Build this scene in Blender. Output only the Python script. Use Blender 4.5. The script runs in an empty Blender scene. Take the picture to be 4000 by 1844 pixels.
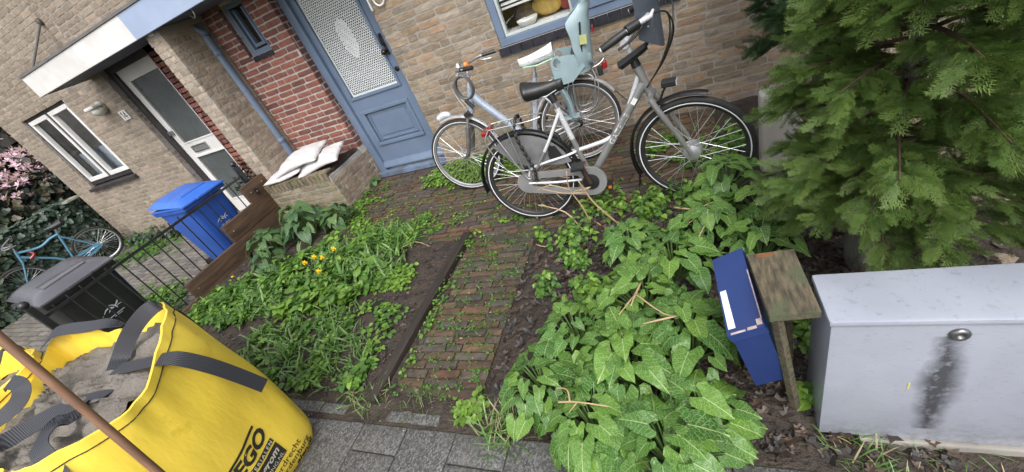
import bpy, bmesh, math, random
import numpy as np
from mathutils import Vector, Matrix, noise as mnoise
random.seed(7); rng = np.random.default_rng(7)
sc = bpy.context.scene
COL = sc.collection
PI = math.pi
R = math.radians

# ---------------------------------------------------------------- camera
F_PX, YAW, PITCH, ROLL, CAMH = 1605.4, 0.5227, 0.5757, -0.4248, 1.7
def cam_rows():
    ca, sa, cb, sb, cc, s_ = math.cos(YAW), math.sin(YAW), math.cos(PITCH), math.sin(PITCH), math.cos(ROLL), math.sin(ROLL)
    base = np.array([[1, 0, 0], [0, 0, -1], [0, 1, 0]], float)
    yaw = np.array([[ca, sa, 0], [-sa, ca, 0], [0, 0, 1]])
    pit = np.array([[1, 0, 0], [0, cb, -sb], [0, sb, cb]])
    rol = np.array([[cc, -s_, 0], [s_, cc, 0], [0, 0, 1]])
    return rol @ pit @ base @ yaw
CM = cam_rows()
cd = bpy.data.cameras.new('camera'); cam = bpy.data.objects.new('camera', cd); COL.objects.link(cam)
cd.sensor_fit = 'HORIZONTAL'; cd.sensor_width = 36.0; cd.lens = 36.0 * F_PX / 4000.0
cd.clip_start = 0.02; cd.clip_end = 800
mw = Matrix.Identity(4)
for i in range(3):
    mw[i][0] = CM[0][i]; mw[i][1] = -CM[1][i]; mw[i][2] = -CM[2][i]
mw[2][3] = CAMH
cam.matrix_world = mw
sc.camera = cam
def project(p):
    q = CM @ (np.asarray(p, float) - [0, 0, CAMH])
    if q[2] < 0.05: return (-9e9, -9e9, -1)
    return (2000 + F_PX * q[0] / q[2], 922 + F_PX * q[1] / q[2], q[2])

# ---------------------------------------------------------------- sky, sun, exposure
SUN_EL, SUN_AZ = R(52), R(155)           # azimuth clockwise from +Y
wd = bpy.data.worlds.new('World'); sc.world = wd; wd.use_nodes = True
nt = wd.node_tree; nt.nodes.clear()
sky = nt.nodes.new('ShaderNodeTexSky'); sky.sky_type = 'NISHITA'; sky.sun_disc = False
sky.sun_elevation = SUN_EL; sky.sun_rotation = SUN_AZ
sky.air_density = 1.0; sky.dust_density = 4.0; sky.ozone_density = 1.0
hs = nt.nodes.new('ShaderNodeHueSaturation'); hs.inputs['Saturation'].default_value = 0.22
bg = nt.nodes.new('ShaderNodeBackground'); bg.inputs['Strength'].default_value = 0.15
wo = nt.nodes.new('ShaderNodeOutputWorld')
nt.links.new(sky.outputs[0], hs.inputs['Color']); nt.links.new(hs.outputs[0], bg.inputs['Color']); nt.links.new(bg.outputs[0], wo.inputs['Surface'])
sd = bpy.data.lights.new('sun', 'SUN'); sd.energy = 0.6; sd.angle = R(40); sd.color = (1.0, 0.985, 0.96)
sun = bpy.data.objects.new('sun', sd); COL.objects.link(sun)
sdir = Vector((math.sin(SUN_AZ) * math.cos(SUN_EL), math.cos(SUN_AZ) * math.cos(SUN_EL), math.sin(SUN_EL)))
sun.rotation_euler = sdir.to_track_quat('Z', 'Y').to_euler(); sun.location = sdir * 20
sc.view_settings.view_transform = 'Standard'; sc.view_settings.look = 'None'
sc.view_settings.gamma = 1.0; sc.view_settings.use_curve_mapping = False
sc.view_settings.exposure = 1.0
sc.render.engine = 'CYCLES'
sc.cycles.max_bounces = 6; sc.cycles.diffuse_bounces = 4; sc.cycles.glossy_bounces = 3; sc.cycles.transmission_bounces = 5
sc.cycles.transparent_max_bounces = 8; sc.cycles.use_denoising = True; sc.cycles.caustics_reflective = False; sc.cycles.caustics_refractive = False
sc.cycles.sample_clamp_indirect = 6

# ---------------------------------------------------------------- materials
MATS = {}
def c4(c): return (c[0], c[1], c[2], 1.0)
def sh(c, k): return tuple(min(1, x * k) for x in c)
class NT:
    def __init__(s, name):
        s.m = bpy.data.materials.new(name); s.m.use_nodes = True; s.t = s.m.node_tree; s.t.nodes.clear()
        s.out = s.t.nodes.new('ShaderNodeOutputMaterial')
    def n(s, typ, ins=None, **kw):
        nd = s.t.nodes.new('ShaderNode' + typ)
        for k, v in kw.items(): setattr(nd, k, v)
        for k, v in (ins or {}).items(): s.set(nd.inputs[k], v)
        return nd
    def set(s, sock, v):
        if hasattr(v, 'is_output'): s.t.links.new(v, sock)
        else: sock.default_value = v
    def mix(s, f, a, b, mode='MIX'):
        nd = s.n('Mix', data_type='RGBA', blend_type=mode)
        s.set(nd.inputs[0], f); s.set(nd.inputs[6], a if hasattr(a, 'is_output') else c4(a)); s.set(nd.inputs[7], b if hasattr(b, 'is_output') else c4(b))
        return nd.outputs[2]
    def math(s, op, a, b=0.0, c=None):
        nd = s.n('Math', operation=op); s.set(nd.inputs[0], a); s.set(nd.inputs[1], b)
        if c is not None: s.set(nd.inputs[2], c)
        return nd.outputs[0]
    def ramp(s, v, lo, hi):
        nd = s.n('MapRange', {'Value': v, 'From Min': lo, 'From Max': hi}); return nd.outputs[0]
    def pos(s, scale=None):
        g = s.n('NewGeometry').outputs['Position']
        if scale: g = s.n('Mapping', {'Vector': g, 'Scale': scale}).outputs[0]
        return g
    def noise(s, v, sc_, det=3, rough=.55, dist=0): return s.n('TexNoise', {'Vector': v, 'Scale': sc_, 'Detail': det, 'Roughness': rough, 'Distortion': dist}).outputs['Fac']
def mat(name, c1, c2=None, rough=.6, metal=0., scale=6, bump=0., bscale=60, spec=.5, tint=None, stretch=None, rv=.12, c3=None, c3t=.62, c3s=3, trans=0., coat=0., lo=.35, hi=.65, bdist=.004, sheen=0):
    if name in MATS: return MATS[name]
    n = NT(name); p = n.pos(stretch)
    if c2 is None: c2 = sh(c1, .78)
    f = n.ramp(n.noise(p, scale, 4), lo, hi)
    col = n.mix(f, c1, c2)
    if c3 is not None: col = n.mix(n.ramp(n.noise(n.pos(), c3s, 5, .65), c3t, c3t + .12), col, c3)
    if tint == 'obj': col = n.mix(1.0, col, n.n('ObjectInfo').outputs['Color'], 'MULTIPLY')
    if tint == 'vc': col = n.mix(1.0, col, n.n('Attribute', attribute_name='col').outputs['Color'], 'MULTIPLY')
    b = n.n('BsdfPrincipled', {'Base Color': col, 'Metallic': metal, 'Specular IOR Level': spec, 'Coat Weight': coat, 'Sheen Weight': sheen})
    n.set(b.inputs['Roughness'], n.math('MULTIPLY_ADD', n.noise(p, scale * 2.3, 3), rv * 2, rough - rv))
    if bump: n.set(b.inputs['Normal'], n.n('Bump', {'Strength': bump, 'Distance': bdist, 'Height': n.noise(p, bscale, 4, .6)}).outputs[0])
    o = b.outputs[0]
    if trans:
        tr = n.n('BsdfTranslucent', {'Color': n.mix(1.0, col, (1.3, 1.5, .7), 'MULTIPLY')}).outputs[0]
        mx = n.n('MixShader', {0: trans}); n.t.links.new(o, mx.inputs[1]); n.t.links.new(tr, mx.inputs[2]); o = mx.outputs[0]
    n.t.links.new(o, n.out.inputs['Surface'])
    MATS[name] = n.m
    return n.m
def glass(name, tintc=(.975, .985, .985), rough=.03, alpha=.25):
    # thin pane: mostly see-through, mirror-like sheen
    if name in MATS: return MATS[name]
    n = NT(name)
    t = n.n('BsdfTransparent', {'Color': c4(tintc)}).outputs[0]
    g = n.n('BsdfGlossy', {'Color': (1, 1, 1, 1), 'Roughness': rough}).outputs[0]
    lw = n.n('LayerWeight', {'Blend': .5}).outputs['Facing']
    f = n.math('MULTIPLY_ADD', n.math('POWER', lw, 5.0), .85, .035)
    mx = n.n('MixShader', {0: f}); n.t.links.new(t, mx.inputs[1]); n.t.links.new(g, mx.inputs[2])
    n.t.links.new(mx.outputs[0], n.out.inputs['Surface']); MATS[name] = n.m
    return n.m

# ---------------------------------------------------------------- objects
def tag(o, label=None, cat=None, group=None, kind=None):
    if label: o['label'] = label
    if cat: o['category'] = cat
    if group: o['group'] = group
    if kind: o['kind'] = kind
    return o
def empty(name, loc=(0, 0, 0), rz=0, label=None, cat=None, group=None, rot=None):
    o = bpy.data.objects.new(name, None); COL.objects.link(o); o.location = loc
    o.rotation_euler = rot if rot else (0, 0, rz); o.empty_display_size = .1
    return tag(o, label, cat, group)
def link(name, me, parent=None, m=None):
    o = bpy.data.objects.new(name, me); COL.objects.link(o)
    if parent: o.parent = parent
    if m and not me.materials: me.materials.append(m)
    return o
def frame_from(d):
    d = Vector(d).normalized(); a = Vector((0, 0, 1)) if abs(d.z) < .9 else Vector((1, 0, 0))
    x = a.cross(d).normalized(); return x, d.cross(x), d
def smooth_path(pts, n=6):
    P = [Vector(p) for p in pts]; out = []
    for i in range(len(P) - 1):
        p0 = P[max(i - 1, 0)]; p1 = P[i]; p2 = P[i + 1]; p3 = P[min(i + 2, len(P) - 1)]
        for k in range(n):
            t = k / n
            out.append(.5 * ((2 * p1) + (p2 - p0) * t + (2 * p0 - 5 * p1 + 4 * p2 - p3) * t * t + (3 * p1 - p0 - 3 * p2 + p3) * t ** 3))
    return out + [P[-1]]
class MB:
    def __init__(s): s.v = []; s.f = []; s.m = None
    def add(s, vs, fs):
        b = len(s.v)
        if s.m is not None: vs = [s.m @ Vector(v) for v in vs]
        s.v += [tuple(v) for v in vs]; s.f += [tuple(b + i for i in f) for f in fs]; return s
    def box(s, x0, x1, y0, y1, z0, z1, bev=0):
        if bev:
            bm = bmesh.new(); bmesh.ops.create_cube(bm, size=1)
            for v in bm.verts: v.co = Vector(((x0 + x1) / 2 + v.co.x * (x1 - x0), (y0 + y1) / 2 + v.co.y * (y1 - y0), (z0 + z1) / 2 + v.co.z * (z1 - z0)))
            bmesh.ops.bevel(bm, geom=list(bm.edges), offset=bev, segments=2, affect='EDGES', profile=.6)
            bm.verts.index_update(); vs = [v.co.copy() for v in bm.verts]; fs = [[v.index for v in f.verts] for f in bm.faces]; bm.free()
            return s.add(vs, fs)
        vs = [(x, y, z) for z in (z0, z1) for y in (y0, y1) for x in (x0, x1)]
        return s.add(vs, [(0, 2, 3, 1), (4, 5, 7, 6), (0, 1, 5, 4), (2, 6, 7, 3), (0, 4, 6, 2), (1, 3, 7, 5)])
    def tube(s, path, r, n=8, close=False, cap=True, sx=1.0):
        P = [Vector(p) for p in path]; k = len(P); rs = list(np.interp(np.linspace(0, 1, k), np.linspace(0, 1, len(r)), r)) if hasattr(r, '__len__') else [r] * k
        vs = []; ref = None
        for i, p in enumerate(P):
            if close: d = P[(i + 1) % k] - P[i - 1]
            else: d = P[min(i + 1, k - 1)] - P[max(i - 1, 0)]
            d = d.normalized() if d.length > 1e-9 else Vector((0, 0, 1))
            if ref is None: ref = frame_from(d)[0]
            ref = (ref - d * ref.dot(d)); ref = ref.normalized() if ref.length > 1e-6 else frame_from(d)[0]
            y = d.cross(ref)
            for j in range(n):
                a = 2 * PI * j / n; vs.append(p + (ref * math.cos(a) + y * math.sin(a) * sx) * rs[i])
        fs = []
        for i in range(k if close else k - 1):
            for j in range(n):
                a, b = i * n + j, i * n + (j + 1) % n; i2 = (i + 1) % k
                fs.append((a, b, i2 * n + (j + 1) % n, i2 * n + j))
        if cap and not close: fs += [tuple(range(n - 1, -1, -1)), tuple(range((k - 1) * n, k * n))]
        return s.add(vs, fs)
    def lathe(s, o, axis, prof, n=16, cap=True):
        x, y, d = frame_from(axis); o = Vector(o); vs = []
        for (h, r) in prof:
            for j in range(n):
                a = 2 * PI * j / n; vs.append(o + d * h + (x * math.cos(a) + y * math.sin(a)) * r)
        k = len(prof); fs = [(i * n + j, i * n + (j + 1) % n, (i + 1) * n + (j + 1) % n, (i + 1) * n + j) for i in range(k - 1) for j in range(n)]
        if cap: fs += [tuple(range(n - 1, -1, -1)), tuple(range((k - 1) * n, k * n))]
        return s.add(vs, fs)
    def ball(s, c, r, n=10, sq=(1, 1, 1)):
        c = Vector(c); vs = []; fs = []; m = n // 2 + 1
        for i in range(m + 1):
            t = PI * i / m
            for j in range(n):
                a = 2 * PI * j / n; vs.append(c + Vector((math.sin(t) * math.cos(a) * sq[0], math.sin(t) * math.sin(a) * sq[1], math.cos(t) * sq[2])) * r)
        for i in range(m):
            for j in range(n): fs.append((i * n + j, (i + 1) * n + j, (i + 1) * n + (j + 1) % n, i * n + (j + 1) % n))
        return s.add(vs, fs)
    def prism(s, poly, origin, u, w, depth):
        # polygon (a,b) in the plane origin + a*u + b*w, extruded by vector depth
        o = Vector(origin); u = Vector(u); w = Vector(w); d = Vector(depth); n = len(poly)
        vs = [o + u * a + w * b for a, b in poly]; vs += [v + d for v in vs]
        fs = [tuple(range(n - 1, -1, -1)), tuple(range(n, 2 * n))] + [(i, (i + 1) % n, n + (i + 1) % n, n + i) for i in range(n)]
        return s.add(vs, fs)
    def grid(s, fn, nu, nv, closeu=False):
        vs = [fn(i / (nu if closeu else nu - 1), j / (nv - 1)) for j in range(nv) for i in range(nu)]
        fs = [(j * nu + i, j * nu + (i + 1) % nu, (j + 1) * nu + (i + 1) % nu, (j + 1) * nu + i) for j in range(nv - 1) for i in range(nu if closeu else nu - 1)]
        return s.add(vs, fs)
    def mesh(s, name, smooth=False):
        me = bpy.data.meshes.new(name); me.from_pydata(s.v, [], s.f); me.update()
        if smooth: me.shade_smooth()
        return me
    def build(s, name, m, parent=None, smooth=False, auto=None):
        me = s.mesh(name, smooth)
        if auto is not None:
            me.shade_smooth()
            bm = bmesh.new(); bm.from_mesh(me)
            bmesh.ops.recalc_face_normals(bm, faces=bm.faces)
            for e in bm.edges:
                if len(e.link_faces) == 2 and e.calc_face_angle(0) > R(auto): e.smooth = False
            bm.to_mesh(me); bm.free()
        else:
            bm = bmesh.new(); bm.from_mesh(me); bmesh.ops.recalc_face_normals(bm, faces=bm.faces); bm.to_mesh(me); bm.free()
        me.materials.append(m)
        return link(name, me, parent)
def structure(o): o['kind'] = 'structure'; return o
def stuff(o): o['kind'] = 'stuff'; return o
def copy_tree(o, parent=None):
    c = o.copy(); COL.objects.link(c); c.parent = parent
    for ch in list(o.children):
        if ch is not c: copy_tree(ch, c)
    return c
def text_mesh(body, size, m, name, parent, fn, shear=0, bold=0, spacing=1.0, extrude=0.0, align='LEFT', sub=True):
    cu = bpy.data.curves.new('txt', 'FONT'); cu.body = body; cu.size = size; cu.shear = shear; cu.offset = bold; cu.space_character = spacing; cu.align_x = align
    cu.resolution_u = 3; cu.extrude = extrude
    ob = bpy.data.objects.new('txt', cu); COL.objects.link(ob)
    dg = bpy.context.evaluated_depsgraph_get(); dg.update()
    me = bpy.data.meshes.new_from_object(ob.evaluated_get(dg)); bpy.data.objects.remove(ob); bpy.data.curves.remove(cu)
    for v in me.vertices: v.co = fn(v.co.x, v.co.y, v.co.z)
    me.materials.clear(); me.materials.append(m); me.update()
    return link(name, me, parent)
def joined(name, chunks, m, parent=None, smooth=False, cols=None):
    """chunks: list of (V[n,3], F list of equal-size index arrays [k,3|4], colour)"""
    if not chunks: return None
    V = []; F3 = []; C = []; off = 0; sizes = []
    for ch in chunks:
        v, f = ch[0], ch[1]; V.append(v); F3.append(f + off); off += len(v); sizes.append(f.shape[1])
        if len(ch) > 2: C.append(np.broadcast_to(np.asarray(ch[2], float), (len(v), 3)))
    V = np.concatenate(V); me = bpy.data.meshes.new(name)
    L = np.concatenate([f.ravel() for f in F3]); ls = np.concatenate([np.full(len(f), f.shape[1]) for f in F3])
    me.vertices.add(len(V)); me.vertices.foreach_set('co', V.astype(np.float32).ravel())
    me.loops.add(len(L)); me.loops.foreach_set('vertex_index', L.astype(np.int32))
    me.polygons.add(len(ls)); me.polygons.foreach_set('loop_start', (np.cumsum(ls) - ls).astype(np.int32)); me.polygons.foreach_set('loop_total', ls.astype(np.int32))
    if C:
        C = np.concatenate(C); a = me.attributes.new('col', 'FLOAT_COLOR', 'POINT')
        a.data.foreach_set('color', np.concatenate([C, np.ones((len(C), 1))], 1).astype(np.float32).ravel())
    me.update(calc_edges=True); me.validate()
    me.shade_smooth() if smooth else me.shade_flat()
    me.materials.append(m)
    return link(name, me, parent)
def npmesh(me):
    v = np.empty(len(me.vertices) * 3, np.float32); me.vertices.foreach_get('co', v)
    f = [list(p.vertices) for p in me.polygons]
    return v.reshape(-1, 3).astype(float), f
def bounded_noise(x, y, z=0, s=1): return mnoise.noise(Vector((x * s, y * s, z * s)))
# ================================================================ bricks
def brick_mesh(L, H, D, seed, rough=.0028, nx=4, nz=2):
    r = random.Random(seed); vs = []; fs = []
    for k in range(nz + 1):
        for i in range(nx + 1):
            e = (i in (0, nx)) or (k in (0, nz))
            x = -L / 2 + L * i / nx; z = -H / 2 + H * k / nz
            x += r.uniform(-1, 1) * rough * (.6 if e else 2); z += r.uniform(-1, 1) * rough * (.7 if e else 1)
            y = r.uniform(-1, 1) * rough * .8 + (.0012 if e else 0)
            if i in (0, nx) and k in (0, nz): y += r.uniform(0, .0025); x -= math.copysign(r.uniform(0, .003), x); z -= math.copysign(r.uniform(0, .003), z)
            vs.append((x, y, z))
    w = nx + 1
    for k in range(nz):
        for i in range(nx): fs.append((k * w + i, k * w + i + 1, (k + 1) * w + i + 1, (k + 1) * w + i))
    ring = [i for i in range(w)] + [k * w + nx for k in range(1, nz + 1)] + [nz * w + i for i in range(nx - 1, -1, -1)] + [k * w for k in range(nz - 1, 0, -1)]
    b = len(vs)
    for i in ring: vs.append((vs[i][0], D, vs[i][2]))
    n = len(ring)
    for j in range(n): fs.append((ring[(j + 1) % n], ring[j], b + j, b + (j + 1) % n))
    me = bpy.data.meshes.new('brick'); me.from_pydata(vs, [], fs); me.update()
    return me
BR = {}
def brick_set(key, L, H, D, mats_, nvar=7, rough=.0028):
    """mats_: {'single': material, 'mass': material}"""
    S = [brick_mesh(L, H, D, sum(map(ord, key)) * 31 + i, rough) for i in range(nvar)]
    for me in S: me.materials.append(mats_['single'])
    BR[key] = dict(L=L, H=H, D=D, me=S, np=[npmesh(m) for m in S], mats=mats_)
def lay(key, origin, u, n, up, W, H, course, openings=(), joint=.011, seed=0, pal=((1, 1, 1),), hdr=.25, jit=.0015, stagger=None):
    """lay bricks on the rectangle origin + u*[0,W] + up*[0,H], faces towards n. -> list of (Matrix, variant, colour, Lscale)"""
    r = random.Random(seed); bs = BR[key]; L0 = bs['L']; out = []
    u = Vector(u); n = Vector(n); up = Vector(up); o = Vector(origin); rows = int(H / course + 1e-6)
    for k in range(rows):
        zc = (k + .5) * course; x = -r.uniform(0, L0) if stagger is None else -((k % 2) * stagger)
        while x < W - .02:
            L = L0 if r.random() > hdr else L0 * .475
            x0, x1 = x, x + L; x = x1 + joint
            segs = [(max(x0, 0.0), min(x1, W))]
            for (a, b, c, d) in openings:
                if c < zc < d:
                    ns = []
                    for (p, q) in segs:
                        if q <= a or p >= b: ns.append((p, q))
                        else:
                            if p < a: ns.append((p, a))
                            if q > b: ns.append((b, q))
                    segs = ns
            for (p, q) in segs:
                if q - p < .025: continue
                c = o + u * ((p + q) / 2) + up * (zc + r.uniform(-1, 1) * jit) + n * r.uniform(-.5, 1) * jit
                s = (q - p) / L0
                y = -n
                ang = r.uniform(-1, 1) * .008
                uu = (u * math.cos(ang) + up * math.sin(ang)); ww = (up * math.cos(ang) - u * math.sin(ang))
                m = Matrix(((uu.x * s, y.x, ww.x, c.x), (uu.y * s, y.y, ww.y, c.y), (uu.z * s, y.z, ww.z, c.z), (0, 0, 0, 1)))
                if r.random() < .5:   # turn half round for variety
                    m = m @ Matrix.Rotation(PI, 4, 'Y')
                b = pal[int(r.random() ** 1.0 * len(pal))]; kf = r.uniform(.82, 1.16)
                out.append((m, r.randrange(len(bs['me'])), (b[0] * kf, b[1] * kf, b[2] * kf), (q - p)))
    return out
def brick_score(m, hide=None):
    p = m.translation
    x, y, d = project(p)
    if d < 0 or x < -60 or x > 4060 or y < -60 or y > 1900: return -1
    if hide and hide(p): return 0.001 / d
    return 1 / d
def finish(key, bricks, parent, nmax=300, name='brick', massname='brickwork', hide=None):
    bs = BR[key]
    sc_ = [(brick_score(b[0], hide) * (b[3] + .05), i) for i, b in enumerate(bricks)]; sc_.sort(reverse=True)
    top = {i for s, i in sc_[:nmax] if s > 0}; chunks = []
    for i, (m, vi, c, L) in enumerate(bricks):
        if i in top:
            o = bpy.data.objects.new(name, bs['me'][vi]); COL.objects.link(o); o.matrix_world = m; o.color = (c[0], c[1], c[2], 1)
            o.parent = parent
        else:
            v, f = bs['np'][vi]; M3 = np.array(m); w = v @ M3[:3, :3].T + M3[:3, 3]
            chunks.append((w, np.array(f), c))
    if chunks:
        o = joined(massname, chunks, bs['mats']['mass'], parent); stuff(o)
def brick_mats(name, c1, c2, rough=.82, bump=.75, c3=None, **kw):
    out = {}
    for k, t in (('single', 'obj'), ('mass', 'vc')):
        out[k] = mat(name + '_' + k, c1, c2, rough=rough, scale=14, bump=bump, bscale=55, tint=t, stretch=kw.get('stretch', (1, 1, 2.2)), c3=c3, c3t=kw.get('c3t', .6), c3s=kw.get('c3s', 9), bdist=kw.get('bdist', .008), spec=.3)
    return out
beige = brick_mats('beige_brick', (.325, .270, .212), (.235, .195, .155), c3=(.19, .172, .145))
redm = brick_mats('red_brick', (.275, .118, .09), (.20, .082, .065), c3=(.27, .16, .13), c3t=.66)
pathm = brick_mats('path_brick', (.108, .080, .063), (.068, .056, .048), rough=.45, c3=(.062, .072, .034), c3t=.57, c3s=5, bdist=.004, stretch=None)
greym = brick_mats('yard_clinker', (.20, .185, .17), (.13, .12, .11), rough=.6, c3=(.09, .10, .06), stretch=None)
tilem = brick_mats('black_tile', (.018, .018, .024), (.03, .03, .036), rough=.35, bump=.3, stretch=None)
brick_set('beige', .210, .0525, .02, beige); brick_set('red', .209, .051, .02, redm)
brick_set('path', .205, .047, .03, pathm, rough=.0035); brick_set('yard', .205, .07, .03, greym)
brick_set('tile', .104, .056, .02, tilem, rough=.0006)
PB = ((1, 1, 1), (1.06, .98, .88), (.92, .86, .78), (1.1, 1.02, .95), (.8, .75, .68), (1.08, .96, .80), (.95, .95, .92), (1.12, .93, .78), (.86, .84, .74))
PBL = ((1.0, .99, .97), (1.05, 1.0, .95), (.92, .9, .86), (1.1, 1.05, 1.0), (.96, .93, .88))
PR = ((1, 1, 1), (1.1, 1.05, 1.0), (.85, .85, .9), (1.15, 1.1, 1.05), (.7, .75, .8))
PP = ((1, 1, 1), (1.2, .88, .75), (.85, .88, .9), (1.1, 1.0, .8), (.78, .88, .92), (1.15, 1.05, .85), (.92, .8, .74), (.95, 1.0, 1.0), (1.25, 1.1, .85))
PG = ((1, 1, 1), (.85, .85, .87), (1.1, 1.08, 1.0), (.95, .92, .85))
mortar = mat('mortar', (.335, .312, .288), (.27, .25, .23), rough=.95, scale=9, bump=.5, bscale=120)
mortar_l = mat('mortar_pale', (.47, .44, .41), (.38, .355, .33), rough=.95, scale=9, bump=.5, bscale=120)
blue = mat('blue_paint', (.150, .200, .290), (.128, .172, .255), rough=.42, scale=4, bump=.06, bscale=90, c3=(.085, .12, .18), c3t=.70, c3s=14)
bluel = mat('pale_blue_paint', (.36, .43, .58), (.31, .38, .53), rough=.5, scale=3)
whitep = mat('white_paint', (.74, .73, .71), (.62, .60, .58), rough=.5, scale=3, c3=(.45, .43, .38), c3t=.68, c3s=5)
darkp = mat('dark_frame_paint', (.028, .024, .026), (.04, .035, .035), rough=.5, scale=5)
soffit = mat('soffit_grey', (.11, .125, .15), (.085, .098, .12), rough=.7, scale=3)
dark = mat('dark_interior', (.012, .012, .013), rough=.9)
steel = mat('steel', (.55, .55, .56), (.42, .42, .43), rough=.32, metal=1, scale=20, rv=.08)
brass = mat('bronze', (.10, .075, .05), (.06, .045, .03), rough=.35, metal=1, scale=20)
blackpl = mat('black_plastic', (.014, .014, .015), (.022, .022, .023), rough=.42, scale=12, rv=.1)
concrete = mat('concrete', (.33, .31, .275), (.24, .225, .20), rough=.9, scale=5, bump=.4, bscale=80, c3=(.17, .17, .12), c3t=.60, c3s=4)
pane = glass('window_glass')

# ================================================================ ground
WY = 3.8        # facade plane
DY = 3.95       # door plane
XF0, XF1 = -4.79, -4.56   # party fin
PATH = lambda x, y: (-1.68 < x < -1.10 and .88 < y < 2.6) or (y > 2.28 + .28 * math.sin(x * 1.7) + (.25 if x > -1.0 else 0) and -3.62 < x < .25 + (2.9 - y) * .0 and y < 3.95)
earth = mat('earth', (.030, .022, .017), (.058, .042, .032), rough=.72, scale=11, bump=1.0, bscale=45, c3=(.075, .06, .045), c3t=.6, c3s=5, bdist=.02, rv=.2)
g = MB(); g.add([(-400, -400, -.26), (400, -400, -.26), (400, 400, -.26), (-400, 400, -.26)], [(0, 1, 2, 3)])
structure(g.build('ground', earth))
def soil_h(x, y):
    h = .012 + .018 * bounded_noise(x, y, 3, 3.1) + .010 * bounded_noise(x, y, 7, 11) + .011 * bounded_noise(x, y, 1, 17)
    if -1.72 < x < -1.06 and .9 < y < 2.6: h = -.012 + .004 * bounded_noise(x, y, 1, 9)
    if y > 2.3 and -3.65 < x < .2: h = -.012 + .006 * bounded_noise(x, y, 1, 9)
    if y < .92: h = min(h, -.004 + .01 * bounded_noise(x, y, 1, 13))
    if x > -.9 and .9 < y < 2.4: h += .03
    return h
def soil(u, v):
    x = -4.71 + u * 8.7; y = .765 + v * 3.2
    return (x, y, soil_h(x, y))
g = MB(); g.grid(soil, 300, 120)
structure(g.build('garden_soil', earth, smooth=True))
yardb = mat('yard_bed', (.09, .085, .075), (.06, .06, .045), rough=.8, scale=8, bump=.5, bscale=60)
g = MB(); g.box(-10.4, -4.735, .78, 4.0, -.4, -.215)
yard = structure(g.build('yard_paving', yardb))
finish('yard', lay('yard', (-10.3, .9, -.2), (1, 0, 0), (0, 0, 1), (0, 1, 0), 5.5, 2.9, .082, joint=.008, seed=31, pal=PG, hdr=.1), yard, 200, 'paver', 'pavers')
# brick path: one bed, bricks on edge in rows along X
bed = mat('path_bed', (.042, .036, .026), (.062, .072, .030), rough=.85, scale=9, bump=.7, bscale=80)
g = MB(); g.box(-1.66, -1.11, .955, 2.3, -.06, -.006); g.box(-3.61, .22, 2.302, 3.8, -.06, -.006)
path = structure(g.build('brick_path', bed))
pb = lay('path', (-1.665, .93, .006), (1, 0, 0), (0, 0, 1), (0, 1, 0), .56, 1.36, .057, joint=.012, seed=5, pal=PP, hdr=.12, jit=.004)
pb = [b for b in pb if not (b[0].translation.y < .97 and random.random() < .4)]
rb = lay('path', (-3.58, 2.30, .006), (1, 0, 0), (0, 0, 1), (0, 1, 0), 3.78, 1.52, .057, joint=.011, seed=6, pal=PP, hdr=.1, jit=.003)
def keep_rb(p):
    lim = 2.62 - .34 * max(0, min(1, (p.x + 2.7) / .9)) + .06 * bounded_noise(p.x, p.y, 0, 4)
    if p.x > -1.1: lim = 2.30 + .28 * max(0, min(1, (p.x + .95) / .5)) + .2 * max(0, p.x + .3)
    return p.y > lim
rb = [b for b in rb if keep_rb(b[0].translation)]
# the path heaves gently
def heave(b):
    m = b[0].copy(); p = m.translation; m.translation = Vector((p.x, p.y, p.z + .006 * bounded_noise(p.x, p.y, 2, 3) + random.uniform(-.003, .003))); return (m,) + b[1:]
finish('path', [heave(b) for b in pb + rb], path, 300, 'brick', 'brickwork')
# concrete-slab pavement along the street
slabm = NT('paving_slab'); p_ = slabm.pos(); vv = slabm.n('TexVoronoi', {'Vector': p_, 'Scale': 130.0})
cc = slabm.mix(slabm.ramp(vv.outputs['Color'], .35, .9), (.055, .054, .054), (.19, .186, .182))
cc = slabm.mix(slabm.ramp(slabm.noise(p_, 4, 4), .45, .7), cc, (.10, .10, .088))
bs_ = slabm.n('BsdfPrincipled', {'Base Color': cc, 'Roughness': .62, 'Specular IOR Level': .4}); slabm.set(bs_.inputs['Normal'], slabm.n('Bump', {'Strength': .5, 'Distance': .003, 'Height': vv.outputs['Distance']}).outputs[0])
slabm.t.links.new(bs_.outputs[0], slabm.out.inputs['Surface']); slabm = slabm.m
g = MB(); g.box(-9, 7, -5, .775, -.12, -.012)
pav = structure(g.build('pavement', mat('joint_sand', (.10, .095, .07), (.075, .09, .045), rough=.9, scale=12, bump=.5, bscale=90)))
tile_me = []
for i in range(4):
    g = MB(); g.box(-.143, .143, -.146, .146, -.045, 0, bev=.006); me = g.mesh('paving_slab', True); me.materials.append(slabm); tile_me.append(me)
cx = -3.802
k = 0
while cx < 2.2:
    y = .62 if k % 2 else .765
    if k % 2 == 0: first = True
    while y > -.9:
        y0 = y - .3; o = link('paving_slab', tile_me[random.randrange(4)], pav); o.location = (cx + .1465, y - .148, random.uniform(-.003, .003)); o.rotation_euler = (random.uniform(-.006, .006), random.uniform(-.006, .006), random.choice((0, PI)) + random.uniform(-.006, .006)); y = y0
    if k % 2:
        o = link('paving_slab', tile_me[0], pav); o.location = (cx + .1465, .692, .0); o.scale = (1, .47, 1)
    cx += .2925; k += 1
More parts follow.
